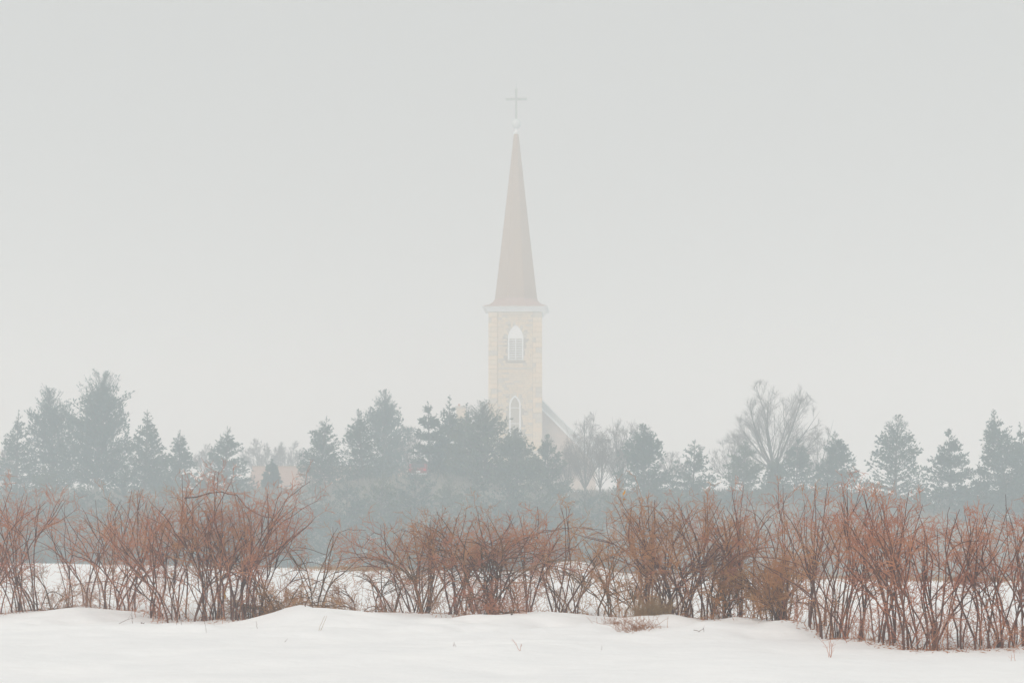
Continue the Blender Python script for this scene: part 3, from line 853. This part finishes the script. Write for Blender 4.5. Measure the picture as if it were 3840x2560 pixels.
# straw poking through the field at the foot of the bank
N = 5000
cx0 = rng.choice([-5.5, -4.6, -6.6, 1.5, -11, 8, 11, 14, 12.5], N) + rng.normal(0, .9, N)
cy0 = foot(cx0) - rng.uniform(.2, 5, N)*rng.uniform(0, 1, N)
P = np.stack([cx0, cy0, ground(cx0, cy0) - .02], 1)
D = norm(np.stack([rng.normal(0, .5, N), rng.normal(0, .5, N), np.ones(N)], 1))
V, Q = blades(P, D, rng.uniform(.05, .22, N), .01, rng)
tag(link('field_straw', mesh_np('field_straw', V, Q, M['straw'])), 'tan straw sticking out of the snow at the far edge of the field', 'straw', kind='stuff')
# bits of leaf and broken twig lying on the snow along the foot of the hedge
rng = np.random.default_rng(31)
N = 3200
lpx = rng.uniform(-50, 3890, N)
ly = 12695.0/(np.interp(lpx, [-200, 0, 300, 600, 900, 1250, 1500, 1900, 2200, 2500, 2900, 3200, 3450, 3840, 4100], [2300, 2305, 2275, 2315, 2320, 2300, 2305, 2320, 2295, 2345, 2350, 2395, 2428, 2420, 2420]) - 1960.0) + rng.normal(0, .42, N)
lx = (lpx - 1920)/F*ly
P = np.stack([lx, ly, ground(lx, ly) + .004], 1)
D = norm(np.stack([rng.normal(0, 1, N), rng.normal(0, 1, N), np.abs(rng.normal(0, .35, N))], 1))
V, Q = blades(P, D, rng.uniform(.02, .13, N), rng.uniform(.0025, .009, N), rng)
tag(link('leaf_litter', mesh_np('leaf_litter', V, Q, M['straw_red'])), 'scraps of dead leaf and broken twig on the snow under the shrubs', 'litter', kind='stuff')
# weathered post
o = MB()
ppx, ppd = 2057, 58.0
pX = (ppx-1920)/F*ppd; pz0 = float(ground(pX, ppd))
o.rings([[(-.055, -.05, -.2), (.055, -.05, -.2), (.055, .05, -.2), (-.055, .05, -.2)], [(-.05, -.05, .58), (.05, -.05, .58), (.05, .05, .58), (-.05, .05, .58)], [(-.03, -.03, .62), (.035, -.03, .60), (.035, .03, .60), (-.03, .03, .62)]])
tag(o.build('wooden_post', M['wood'], None, loc=(pX, ppd, pz0)), 'short grey weathered post in the snow field behind the middle shrubs', 'post')

# ---------------------------------------------------------------- foreground shrubs
HB = np.array([[-200, 2300], [0, 2305], [300, 2275], [600, 2315], [900, 2320], [1250, 2300], [1500, 2305], [1900, 2320], [2200, 2295], [2500, 2345], [2900, 2350], [3200, 2395], [3450, 2428], [3840, 2420], [4100, 2420]], float)
def hedge_d(px): return 12695.0/(np.interp(px, HB[:, 0], HB[:, 1]) - 1960.0)
def shrub(px, top, half, ns, style, seed, label, tw='twig_red', stem='stem', dens=1.0, leaves=None, canes=None, dd=0.0, spread=.5, name='bare_shrub', cat='shrub'):
    rng = np.random.default_rng(seed)
    d = hedge_d(px) + dd
    X = (px-1920)/F*d; g = float(ground(X, d))
    H = CAMZ + (HZ-top)/F*d - g; W = half/F*d
    root = empty(name, (X, d, g)); tag(root, label, cat)
    b0 = rng.normal(0, 1, (ns, 3))*np.array([spread*W*.35, .18, 0]); b0[:, 2] = ground(X+b0[:, 0], d+b0[:, 1]) - g - .08
    tx = np.linspace(-1, 1, ns) + rng.normal(0, .18, ns); rng.shuffle(tx)
    hr = H*rng.uniform(.74, 1.04, ns)
    if style == 'vase':
        tgt = np.stack([tx*W*.66, rng.normal(0, .3, ns), hr*(1-.10*np.abs(tx))], 1)
        D = tgt - b0; L = np.linalg.norm(D, axis=1)*1.05
        D = norm(D) + np.stack([-tx*.12, np.zeros(ns), np.full(ns, .25)], 1)
        P = curves(rng, b0, D, L, 14, .115, -.005); rb = rng.uniform(.008, .018, ns)
        p = dict(n1=8, t0=.24, a=(.4, 1.15), up=.04, l1=.30, n2=3, n3=2)
    elif style == 'sapling':
        tgt = np.stack([tx*W*.5, rng.normal(0, .2, ns), hr], 1)
        tgt[:, 0] += b0[:, 0]*.8
        D = tgt - b0; L = np.linalg.norm(D, axis=1)*1.04; D = norm(D); D[:, 2] += .3
        P = curves(rng, b0, D, L, 14, .095, .045); rb = rng.uniform(.007, .017, ns)
        p = dict(n1=8, t0=.28, a=(.4, 1.15), up=.10, l1=.27, n2=3, n3=2)
    elif style == 'arch':
        D = np.stack([tx*.45, rng.normal(0, .25, ns), np.ones(ns)], 1); L = H*rng.uniform(1.1, 1.7, ns)
        L = np.minimum(L, H*.85+W*.9)
        P = curves(rng, b0, D, L, 14, .07, [0]+[.10]*4+[-.06]*3+[-.17]*6); 
        P[..., 2] *= (H*.95/max(P[..., 2].max(), .1)); rb = rng.uniform(.010, .019, ns)
        p = dict(n1=6, t0=.3, a=(.4, 1.2), up=.02, l1=.34, n2=3, n3=2)
    else:  # tangle
        D = np.stack([tx*1.1, rng.normal(0, .5, ns), np.full(ns, .8)], 1); L = W*rng.uniform(.8, 1.7, ns)
        P = curves(rng, b0, D, L, 14, .14, [0]+[.05]*3+[-.12]*10)
        P[..., 2] *= (H*.8/max(P[..., 2].max(), .1)); P[..., 2] = np.maximum(P[..., 2], .02); rb = rng.uniform(.005, .010, ns)
        p = dict(n1=7, t0=.1, a=(.4, 1.4), up=.0, l1=.32, n2=4, n3=2)
    Rr = rb[:, None]*(1 - np.linspace(0, 1, P.shape[1])[None])**.8*.85 + .0032
    nf = 2 if style == 'vase' else 1
    qf, df, tf, rf_ = spawn(rng, P, Rr, nf, .3, .72, .15, .42, .14)
    Lf = np.repeat(np.linalg.norm(P[:, -1] - P[:, 0], axis=1), nf)*(1.02 - tf)
    PF = curves(rng, qf, df, Lf, 10, .12, .02 if style in ('vase', 'sapling') else -.04)
    RF = (rf_*.75)[:, None]*(1 - np.linspace(0, 1, 10)[None])**.8 + .003
    sets0 = [(P[i:i+1], Rr[i:i+1]) for i in range(ns)]
    forks = [(PF[i*nf:(i+1)*nf], RF[i*nf:(i+1)*nf]) for i in range(ns)]
    if canes:
        for c in canes:
            pts = np.array([[(x_-1920)/F*d - X, 0, CAMZ + (HZ-y_)/F*d - g] for x_, y_ in c]); pts[:, 1] = np.linspace(0, rng.normal(0, .3), len(pts))
            tt = np.linspace(0, len(pts)-1, 14); pp = np.stack([np.interp(tt, np.arange(len(pts)), pts[:, q]) for q in range(3)], 1)
            pp += rng.normal(0, .022, pp.shape)
            sets0.append((pp[None], taper([.011], .004, 14)))
    if style == 'arch':      # long near-horizontal canes lying over the top
        nc = 7; ii = rng.integers(0, ns, nc); kk = rng.integers(5, 10, nc)
        st_ = P[ii, kk]; sg = rng.choice([-1, 1], nc)
        Dc = np.stack([sg, rng.normal(0, .25, nc), rng.uniform(.1, .6, nc)], 1)
        Pc = curves(rng, st_, Dc, rng.uniform(.9, 1.7, nc)*W, 14, .09, -.035)
        Pc[..., 2] = np.minimum(Pc[..., 2], H*(.93 + .05*np.sin(Pc[..., 0]*7)))
        for i in range(nc): sets0.append((Pc[i:i+1], taper([rng.uniform(.006, .010)], .0035, 14)))
    for i_, (Pi, Ri) in enumerate(sets0):
        V, Q = tubes([(Pi, Ri)] + ([forks[i_]] if i_ < ns else []), 4)
        link('stem', mesh_np('stem', V, Q, M[stem], True), root)
    Pall = sets0
    s1P, s1R = [], []
    K0 = P.shape[1]
    tws = []
    groups = [(P, Rr), (PF, RF)] + [(a_, b_) for a_, b_ in sets0[ns:]]
    for Pg, Rg in groups:
        n1 = max(2, int(p['n1']*dens*(.66 if Pg is P else (.50 if Pg is PF else 1))))
        t0_ = p['t0'] if Pg is not PF else .1
        q, dv, t, r = spawn(rng, Pg, Rg, n1, t0_, 1.0, p['a'][0], p['a'][1], p['up'])
        L1_ = H*p['l1']*(1.15-.7*t)*rng.uniform(.5, 1.25, len(t))
        P1 = curves(rng, q, dv, L1_, 9, .17, .025 if style in ('vase', 'sapling') else -.02)
        R1 = taper(np.minimum(r*.75, .0085), .0032, 9)
        q, dv, t, r = spawn(rng, P1, R1, p['n2'], .12, 1, .4, 1.15, .05)
        L2_ = (np.repeat(L1_, p['n2'])*.45*(1.15-.8*t) + .05)*rng.uniform(.5, 1.3, len(t))
        P2 = curves(rng, q, dv, L2_, 5, .16, .02); R2 = taper(np.minimum(r*.8, .0045), .0024, 5)
        q, dv, t, r = spawn(rng, P2, R2, p['n3'], .2, 1, .4, 1.2, .03)
        L3_ = rng.uniform(.04, .16, len(t))
        P3 = curves(rng, q, dv, L3_, 3, .15, .02); R3 = taper(np.full(len(t), .0030), .0022, 3)
        tws += [(P1, R1), (P2, R2), (P3, R3)]
    # low suckers near the ground
    nsu = int(13*dens); su0 = rng.normal(0, 1, (nsu, 3))*np.array([W*.4, .25, 0]); su0[:, 2] = ground(X+su0[:, 0], d+su0[:, 1]) - g - .05
    Ps = curves(rng, su0, np.stack([rng.normal(0, .35, nsu), rng.normal(0, .3, nsu), np.ones(nsu)], 1), rng.uniform(.3, .9, nsu)*H*.5, 8, .1, .0)
    Rs = taper(np.full(nsu, .0050), .0025, 8); tws.append((Ps, Rs))
    q, dv, t, r = spawn(rng, Ps, Rs, 7, .2, 1, .4, 1.1, .0); P4 = curves(rng, q, dv, rng.uniform(.1, .4, len(t)), 5, .18, 0.0)
    tws.append((P4, taper(np.full(len(t), .0032), .0022, 5)))
    V, Q = tubes(tws, 3)
    V[:, 2] = np.maximum(V[:, 2], ground(X+V[:, 0], d+V[:, 1]) - g - .1)
    link('twigs', mesh_np('twigs', V, Q, M[tw]), root)['kind'] = 'stuff'
    if leaves:
        n_, mname_, (zlo, zhi), wl = leaves
        allp = np.concatenate([a_.reshape(-1, 3) for a_, _ in tws])
        sel = allp[(allp[:, 2] > zlo*H) & (allp[:, 2] < zhi*H)]
        if len(sel):
            sel = sel[rng.integers(0, len(sel), n_)]
            dvv = norm(rng.normal(0, 1, (n_, 3)) + np.array([0, 0, -.6]))
            V, Q = blades(sel, dvv, rng.uniform(.025, .07, n_)*wl, .011*wl, rng)
            link('dead_leaves', mesh_np('dead_leaves', V, Q, M[mname_]), root)['kind'] = 'stuff'
    return root

OR, BR, RD = 'twig_orange', 'twig_brown', 'twig_red'
SHRUBS = [
 # px, top, half, stems, style, twig, stem, density, leaves, canes, dd, label
 (-30, 1830, 130, 8, 'vase', RD, 'stem', 1, None, None, .2, 'red-twigged shrub cut off by the left edge of the picture'),
 (100, 1815, 200, 13, 'vase', RD, 'stem', 1.05, None, None, 0, 'dense red fan-shaped shrub near the left edge, its stems in one tight bundle'),
 (190, 2080, 130, 9, 'tangle', BR, 'stem_tan', .8, (60, 'leaf', (.0, .6), 1), None, -.3, 'low brown tangle right of the foot of the leftmost fan-shaped shrub'),
 (262, 1870, 80, 4, 'sapling', RD, 'stem', .8, None, None, .4, 'thin few-stemmed shrub standing on the left snow hump, right of the dense red fan'),
 (345, 1850, 90, 5, 'sapling', RD, 'stem', .85, None, None, 0, 'slender red shrub growing on the crest of the left snow hump'),
 (425, 1830, 120, 9, 'vase', BR, 'stem', .95, None, None, .1, 'brown-stemmed shrub in front of the slope below the tallest left pine'),
 (490, 1850, 85, 6, 'vase', RD, 'stem', .85, None, None, .3, 'narrow shrub squeezed between two fuller ones below the pointed left spruce'),
 (590, 1825, 130, 9, 'vase', RD, 'stem', .95, None, None, 0, 'reddish shrub with crossing stems below the gap beside the small slender spruce'),
 (650, 1800, 110, 8, 'vase', RD, 'stem', .9, None, None, -.3, 'reddish shrub with slightly leaning stems straight below the small slender spruce'),
 (765, 1795, 150, 10, 'vase', BR, 'stem', 1.0, None, [[(770, 2325), (752, 2150), (745, 2020), (722, 1930), (690, 1870), (640, 1862)]], -.1, 'thick-footed shrub with a hooked dark branch at its top, left of the big leaning fan'),
 (812, 1850, 80, 6, 'vase', RD, 'stem', .9, (14, 'leaf_yellow', (.1, .4), 2.2), None, .2, 'slim shrub with a few yellow leaves hanging low, left of the big leaning fan'),
 (905, 1790, 190, 15, 'vase', RD, 'stem', 1.05, None, [[(905, 2325), (915, 2180), (945, 2060), (1010, 1950), (1090, 1860), (1160, 1800)], [(700, 1865), (780, 1850), (860, 1845), (905, 1885), (950, 1930), (1010, 1945), (1060, 2000)], [(915, 2300), (935, 2150), (1010, 2010), (1090, 1930), (1190, 1880)]], 0, 'big fan-shaped shrub leaning right below the hall, stems bundled at the base'),
 (990, 1880, 140, 9, 'vase', RD, 'stem', .9, None, None, .4, 'right-leaning red shrub above the low bramble mound'),
 (1060, 2140, 190, 26, 'tangle', OR, 'stem_tan', 1.1, (60, 'leaf', (.2, .9), 1), None, -.2, 'low dense orange-brown bramble mound right of the big leaning fan'),
 (1190, 1960, 120, 4, 'arch', OR, 'stem_tan', .75, (30, 'leaf', (.5, 1), 1.2), [[(1140, 2290), (1175, 2210), (1215, 2110), (1250, 2015), (1310, 1978), (1375, 1992)]], 0, 'single long arching cane rising behind the largest snow mound'),
 (1330, 2170, 130, 10, 'tangle', BR, 'stem', .9, None, None, .1, 'flattened brown brambles bent down on the right slope of the largest snow mound'),
 (1440, 2080, 130, 8, 'arch', BR, 'stem_tan', .7, (40, 'leaf', (.1, .6), 1), None, .1, 'small sparse bramble in the thin gap left of the drooping middle thicket'),
 (1560, 1930, 165, 10, 'arch', RD, 'stem', 1.1, None, [[(1570, 2300), (1540, 2180), (1480, 2060), (1410, 1990), (1380, 2040)]], 0, 'bramble drooping leftward at the left end of the middle thicket'),
 (1610, 1925, 150, 10, 'arch', BR, 'stem_tan', 1.1, (50, 'leaf', (.5, 1), 1), None, .2, 'arching brown shrub with bare curved stems low down, left part of the middle thicket'),
 (1720, 1900, 180, 11, 'arch', BR, 'stem', 1.2, (40, 'leaf', (.5, 1), 1), [[(1740, 2320), (1700, 2160), (1640, 2040), (1560, 1985), (1480, 2000)]], 0, 'densest arching bramble of the middle thicket, left of the tall looping one'),
 (1800, 1895, 160, 9, 'arch', BR, 'stem_tan', 1.15, (50, 'leaf', (.2, 1), 1), None, -.2, 'tall looping bramble with curly top shoots, left of the tower line'),
 (1850, 1915, 140, 13, 'arch', RD, 'stem', 1.1, None, [[(1800, 2300), (1830, 2150), (1880, 2060), (1980, 2010), (2090, 1985), (2170, 1985)]], 0, 'thick bundle of leaning stems in the middle thicket straight below the church tower'),
 (1900, 2130, 150, 14, 'tangle', RD, 'stem_tan', 1.0, (60, 'leaf', (0, .6), 1), None, -.5, 'low red brambles trailing on the snow at the foot of the middle thicket'),
 (1965, 1890, 120, 6, 'arch', RD, 'stem', .9, None, [[(1990, 2300), (1985, 2180), (2010, 2060), (2020, 1960), (2010, 1890)]], .1, 'open shrub with two bent trunks just right of the tower line'),
 (2080, 1880, 150, 7, 'arch', OR, 'stem', .85, (30, 'leaf', (.6, 1), 1), [[(1900, 2035), (1990, 2000), (2080, 1982), (2150, 1975), (2260, 1990)], [(1880, 2090), (1960, 2070), (2030, 2062), (2080, 2070)]], 0, 'shrub carrying a long near-horizontal matted cane, below the right nave roof'),
 (2150, 2050, 130, 7, 'vase', BR, 'stem', .8, None, None, .2, 'half-height thin shrub in front of the grey post and snow hump'),
 (2290, 1980, 140, 8, 'vase', OR, 'stem_tan', .8, None, [[(2320, 2330), (2270, 2200), (2190, 2090), (2150, 2010)], [(2315, 2325), (2240, 2210), (2150, 2150), (2060, 2130)]], 0, 'orange-twigged shrub whose thick stems lean left, in the low gap right of the middle'),
 (2390, 2090, 110, 9, 'vase', OR, 'stem_tan', .9, (80, 'leaf', (0, .6), 1), None, .1, 'short orange brambles behind the straw tuft'),
 (2440, 1840, 140, 10, 'arch', BR, 'stem', .9, (3, 'leaf_yellow', (.93, 1), 2.4), [[(2480, 2330), (2500, 2100), (2500, 1960), (2450, 1900), (2380, 1885), (2300, 1960)]], 0, 'tall arching shrub with a single orange leaf at its top, first of the right-hand row'),
 (2510, 1850, 150, 13, 'vase', BR, 'stem', 1.05, (110, 'leaf', (.0, .5), 1), None, -.1, 'bushy brown shrub with one thick trunk, below the dark blunt evergreen'),
 (2570, 1860, 100, 7, 'vase', RD, 'stem', .9, None, None, .3, 'slim shrub between the two bushiest ones below the thin open spruce'),
 (2655, 1835, 165, 12, 'vase', BR, 'stem', 1.05, (160, 'leaf', (.0, .45), 1.1), None, 0, 'wide vase-shaped shrub with close dark stems and orange leaves at its foot'),
 (2710, 2130, 110, 9, 'vase', OR, 'stem_tan', .8, (420, 'leaf', (.05, .95), 1.3), None, -.1, 'low shoots full of curled orange leaves right of the wide vase-shaped shrub'),
 (2775, 1850, 100, 5, 'sapling', RD, 'stem', .9, None, None, 0, 'shrub of few crooked trunks, below the spruce before the bare tree\'s left half'),
 (2835, 1840, 100, 5, 'sapling', RD, 'stem', .9, None, None, .2, 'shrub with two straight dark trunks left of the ball-shaped tangle'),
 (2920, 2060, 95, 22, 'vase', OR, 'stem', 1.3, (60, 'leaf', (.5, 1), 1), None, 0, 'ball-shaped dense orange-brown tangle held up on a dark stem bundle'),
 (2960, 1830, 110, 6, 'sapling', RD, 'stem', .95, None, None, .4, 'tall red-tipped shrub rising behind the ball-shaped tangle'),
 (3045, 1830, 120, 9, 'sapling', RD, 'stem', 1.0, (30, 'leaf', (.2, .8), 1), None, 0, 'tall shrub with a thick curved trunk right of the ball-shaped tangle'),
 (3150, 1840, 125, 14, 'sapling', BR, 'stem', 1.0, None, None, 0, 'shrub with the stoutest clump of trunks in the right-hand row'),
 (3215, 1860, 95, 6, 'sapling', RD, 'stem', .95, None, None, .2, 'straight thin-stemmed shrub right after the stoutest clump'),
 (3300, 1850, 115, 8, 'sapling', RD, 'stem', .95, None, None, 0, 'upright red-tipped shrub straight below the wide rounded pine, left of its trunk'),
 (3370, 1860, 105, 7, 'sapling', RD, 'stem', .95, None, None, .3, 'upright shrub of even parallel stems below the right side of the wide rounded pine'),
 (3450, 1880, 125, 12, 'sapling', RD, 'stem', 1.0, (20, 'leaf', (.3, .6), 1), [[(3445, 2425), (3400, 2330), (3330, 2255), (3230, 2215)]], 0, 'shrub nearest the camera, with one long branch leaning low to the left'),
 (3520, 1890, 90, 6, 'sapling', RD, 'stem', .9, None, None, .2, 'thin shrub with a Y-forked trunk, right of the nearest clump'),
 (3630, 1900, 110, 5, 'sapling', RD, 'stem', .9, None, None, 0, 'sparse shrub forking from a single knotted trunk, left of the last gap'),
 (3680, 1900, 90, 5, 'sapling', RD, 'stem', .9, None, None, .3, 'thin shrub in the last gap before the right edge'),
 (3760, 1890, 110, 8, 'sapling', RD, 'stem', .95, (20, 'leaf', (0, .2), 1), None, 0, 'upright shrub with leaning trunks near the right edge'),
 (3835, 1890, 100, 8, 'sapling', RD, 'stem', .95, None, None, -.1, 'thick-stemmed shrub cut by the right edge of the picture'),
]
for k, (px, top, half, ns, st, tw, sm, dn, lv, cn, dd_, lb) in enumerate(SHRUBS):
    shrub(px, top, half, ns, st, 500+k, lb, tw, sm, dn, lv, cn, dd_, spread=.8 if st == 'sapling' else .5)

# ---------------------------------------------------------------- straw tufts and little twigs in the snow
def tuft(px, py, n, hgt, wid, m, label, seed, bend=.5, name='grass_tuft', cat='grass tuft'):
    rng = np.random.default_rng(seed)
    d = 12695.0/(py-1960); X = (px-1920)/F*d; g = float(ground(X, d))
    P0 = rng.normal(0, 1, (n, 3))*np.array([wid*.45, .08, 0]); P0[:, 2] = ground(X+P0[:, 0], d+P0[:, 1]) - g - .03
    D = np.stack([rng.normal(0, bend, n), rng.normal(0, bend, n), np.ones(n)], 1)
    P = curves(rng, P0, D, rng.uniform(.4, 1.1, n)*hgt, 6, .12, -.10)
    V, Q = tubes([(P, taper(np.full(n, .0035), .0018, 6))], 3)
    tag(link(name, mesh_np(name, V, Q, M[m]), None, (X, d, g)), label, cat)
tuft(2440, 2352, 420, .42, .34, 'straw', 'dark mounded straw tuft poking from the snow right of the low gap', 1, .45)
tuft(2390, 2368, 160, .32, .34, 'straw_red', 'russet bent grass left of the mounded straw tuft', 2, .8)
tuft(2320, 2362, 90, .25, .30, 'straw_red', 'small russet grass clump at the left end of the straw patch', 3, .9)
tuft(2535, 2345, 60, .25, .25, 'straw_red', 'thin russet grass between the straw tuft and the thick-trunked shrub', 4, .9)
tuft(1720, 2330, 26, .25, .12, 'straw_red', 'few orange stubble blades in front of the middle thicket', 6, .6)
tuft(2830, 2352, 50, .12, .16, 'straw_red', 'orange scraps of grass at the foot of the two straight dark trunks', 7, .9)
tuft(2010, 2325, 60, .30, .7, 'straw_red', 'red runners creeping over the snow in front of the middle thicket', 8, 1.3)
def twig(px, py, pts, label, r=.004, m='stem', name='fallen_twig', side=2, seed=0, cat='twig'):
    """stem through photo points standing at the depth of (px,py)"""
    rng = np.random.default_rng(seed)
    d = 12695.0/(py-1960); X = (px-1920)/F*d; g = float(ground(X, d))
    S_ = []
    for c in pts:
        q = np.array([[(x_-px)/F*d, 0, (py-y_)/F*d - .01] for x_, y_ in c]); q[:, 1] = np.linspace(0, rng.normal(0, .08), len(q))
        tt = np.linspace(0, len(q)-1, 8); pp = np.stack([np.interp(tt, np.arange(len(q)), q[:, k_]) for k_ in range(3)], 1)
        pp += rng.normal(0, .003, pp.shape)
        Rr = taper([r], r*.5, 8); S_.append((pp[None], Rr))
        if side:
            q_, dv, t_, r_ = spawn(rng, pp[None], Rr, side, .3, .95, .4, .9, .1)
            S_.append((curves(rng, q_, dv, np.full(len(t_), .06), 4, .1, .05), taper(np.full(len(t_), r*.5), r*.35, 4)))
    V, Q = tubes(S_, 4)
    tag(link(name, mesh_np(name, V, Q, M[m]), None, (X, d, g)), label, cat)
twig(530, 2335, [[(528, 2328), (545, 2345), (566, 2372)], [(528, 2328), (540, 2332), (548, 2350)]], 'dark spiky twig lying on the snow below the tallest left spruce gap', .006, side=8, seed=1)
twig(440, 2335, [[(440, 2335), (475, 2318), (497, 2312)], [(497, 2335), (497, 2280)]], 'thin twig bridging two stalks on the snow left of the spiky one', .004, seed=2)
twig(665, 2362, [[(663, 2362), (658, 2310)], [(680, 2360), (672, 2310)]], 'pair of thin upright stalks in the open snow under the reddish shrubs', .003, side=0, seed=3, name='dry_stalk', cat='stalk')
twig(775, 2370, [[(775, 2370), (768, 2318)]], 'single faint upright stalk in the snow below the thick-footed shrub', .003, side=1, seed=4, name='dry_stalk', cat='stalk')
twig(1195, 2376, [[(1195, 2376), (1205, 2345), (1220, 2318)], [(1203, 2374), (1214, 2345), (1226, 2318)]], 'two leaning straw stalks on the flank of the largest snow mound', .0035, 'straw', side=0, seed=5, name='dry_stalk', cat='stalk')
twig(1150, 2330, [[(1148, 2340), (1142, 2322), (1150, 2306), (1152, 2302)]], 'short dark curved stub sticking out of a hole in the largest snow mound', .011, side=1, seed=6, name='broken_stub', cat='stub')
twig(1065, 2396, [[(1065, 2396), (1080, 2381)]], 'tiny slanting stalk in the open snow left of the largest mound', .003, side=0, seed=7, name='dry_stalk', cat='stalk')
twig(1228, 2275, [[(1240, 2292), (1238, 2280), (1225, 2270)]], 'thin curled stem on top of the largest snow mound', .003, side=0, seed=8)
twig(965, 2365, [[(965, 2365), (962, 2332)]], 'small lone stalk in the snow left of the largest mound', .0035, side=0, seed=9, name='dry_stalk', cat='stalk')
twig(1700, 2428, [[(1700, 2428), (1704, 2405)], [(1708, 2428), (1707, 2412)]], 'two tiny stalks in the middle foreground snow', .0035, side=0, seed=10, name='dry_stalk', cat='stalk')
twig(1925, 2455, [[(1950, 2455), (1935, 2430), (1920, 2405)], [(1950, 2455), (1955, 2428)]], 'thin reddish sprig in the centre foreground snow', .003, 'twig_red', seed=11, side=2)
twig(2620, 2385, [[(2600, 2374), (2625, 2378), (2640, 2366)], [(2625, 2376), (2615, 2390)], [(2638, 2368), (2642, 2388)]], 'small forked twig lying below the bushy brown shrub', .004, side=1, seed=12)
twig(3110, 2458, [[(3110, 2458), (3102, 2415), (3080, 2390)], [(3112, 2458), (3110, 2420), (3112, 2385)], [(3114, 2458), (3120, 2420), (3128, 2398)], [(3116, 2456), (3122, 2430), (3118, 2400)]], 'little bare seedling alone in the snow below the stoutest clump', .0035, 'twig_red', seed=13, side=4, name='seedling', cat='seedling')
twig(3165, 2372, [[(3160, 2425), (3168, 2440)], [(3250, 2420), (3252, 2440)]], 'short bent grass stems before the right-hand row', .003, 'straw', side=0, seed=14, name='dry_stalk', cat='stalk')
twig(3790, 2470, [[(3790, 2470), (3786, 2445)], [(3806, 2466), (3803, 2430), (3800, 2425)]], 'sparse pair of sprigs in the snow at the lower right', .003, 'twig_red', side=3, seed=15)
twig(3570, 2440, [[(3570, 2448), (3580, 2395)]], 'lone thin shoot in front of the last gap of the right-hand row', .003, 'twig_red', side=2, seed=16, name='dry_stalk', cat='stalk')
twig(2255, 2440, [[(2255, 2442), (2258, 2422)]], 'minute dark stalk in the foreground right of centre', .003, side=0, seed=17, name='dry_stalk', cat='stalk')

# ---------------------------------------------------------------- haze
hz = MB().box(-900, 900, -80, 900, -5.5, CAMZ + (HZ-303)/F*(CD+5) + 1.0).build('haze', M['snow'])
mhz = bpy.data.materials.new('haze'); mhz.use_nodes = True
nn_ = mhz.node_tree.nodes; nn_.clear()
oo = nn_.new('ShaderNodeOutputMaterial'); pv = nn_.new('ShaderNodeVolumePrincipled')
pv.inputs['Color'].default_value = (0.83, 0.94, 1.0, 1)
pv.inputs['Absorption Color'].default_value = (1, 1, 1, 1)
pv.inputs['Density'].default_value = HAZE_DENSITY
pv.inputs['Anisotropy'].default_value = 0.2
mhz.node_tree.links.new(pv.outputs[0], oo.inputs['Volume'])
hz.data.materials.clear(); hz.data.materials.append(mhz)
tag(hz, 'pale winter mist filling the air over the field and church', 'haze', kind='stuff')
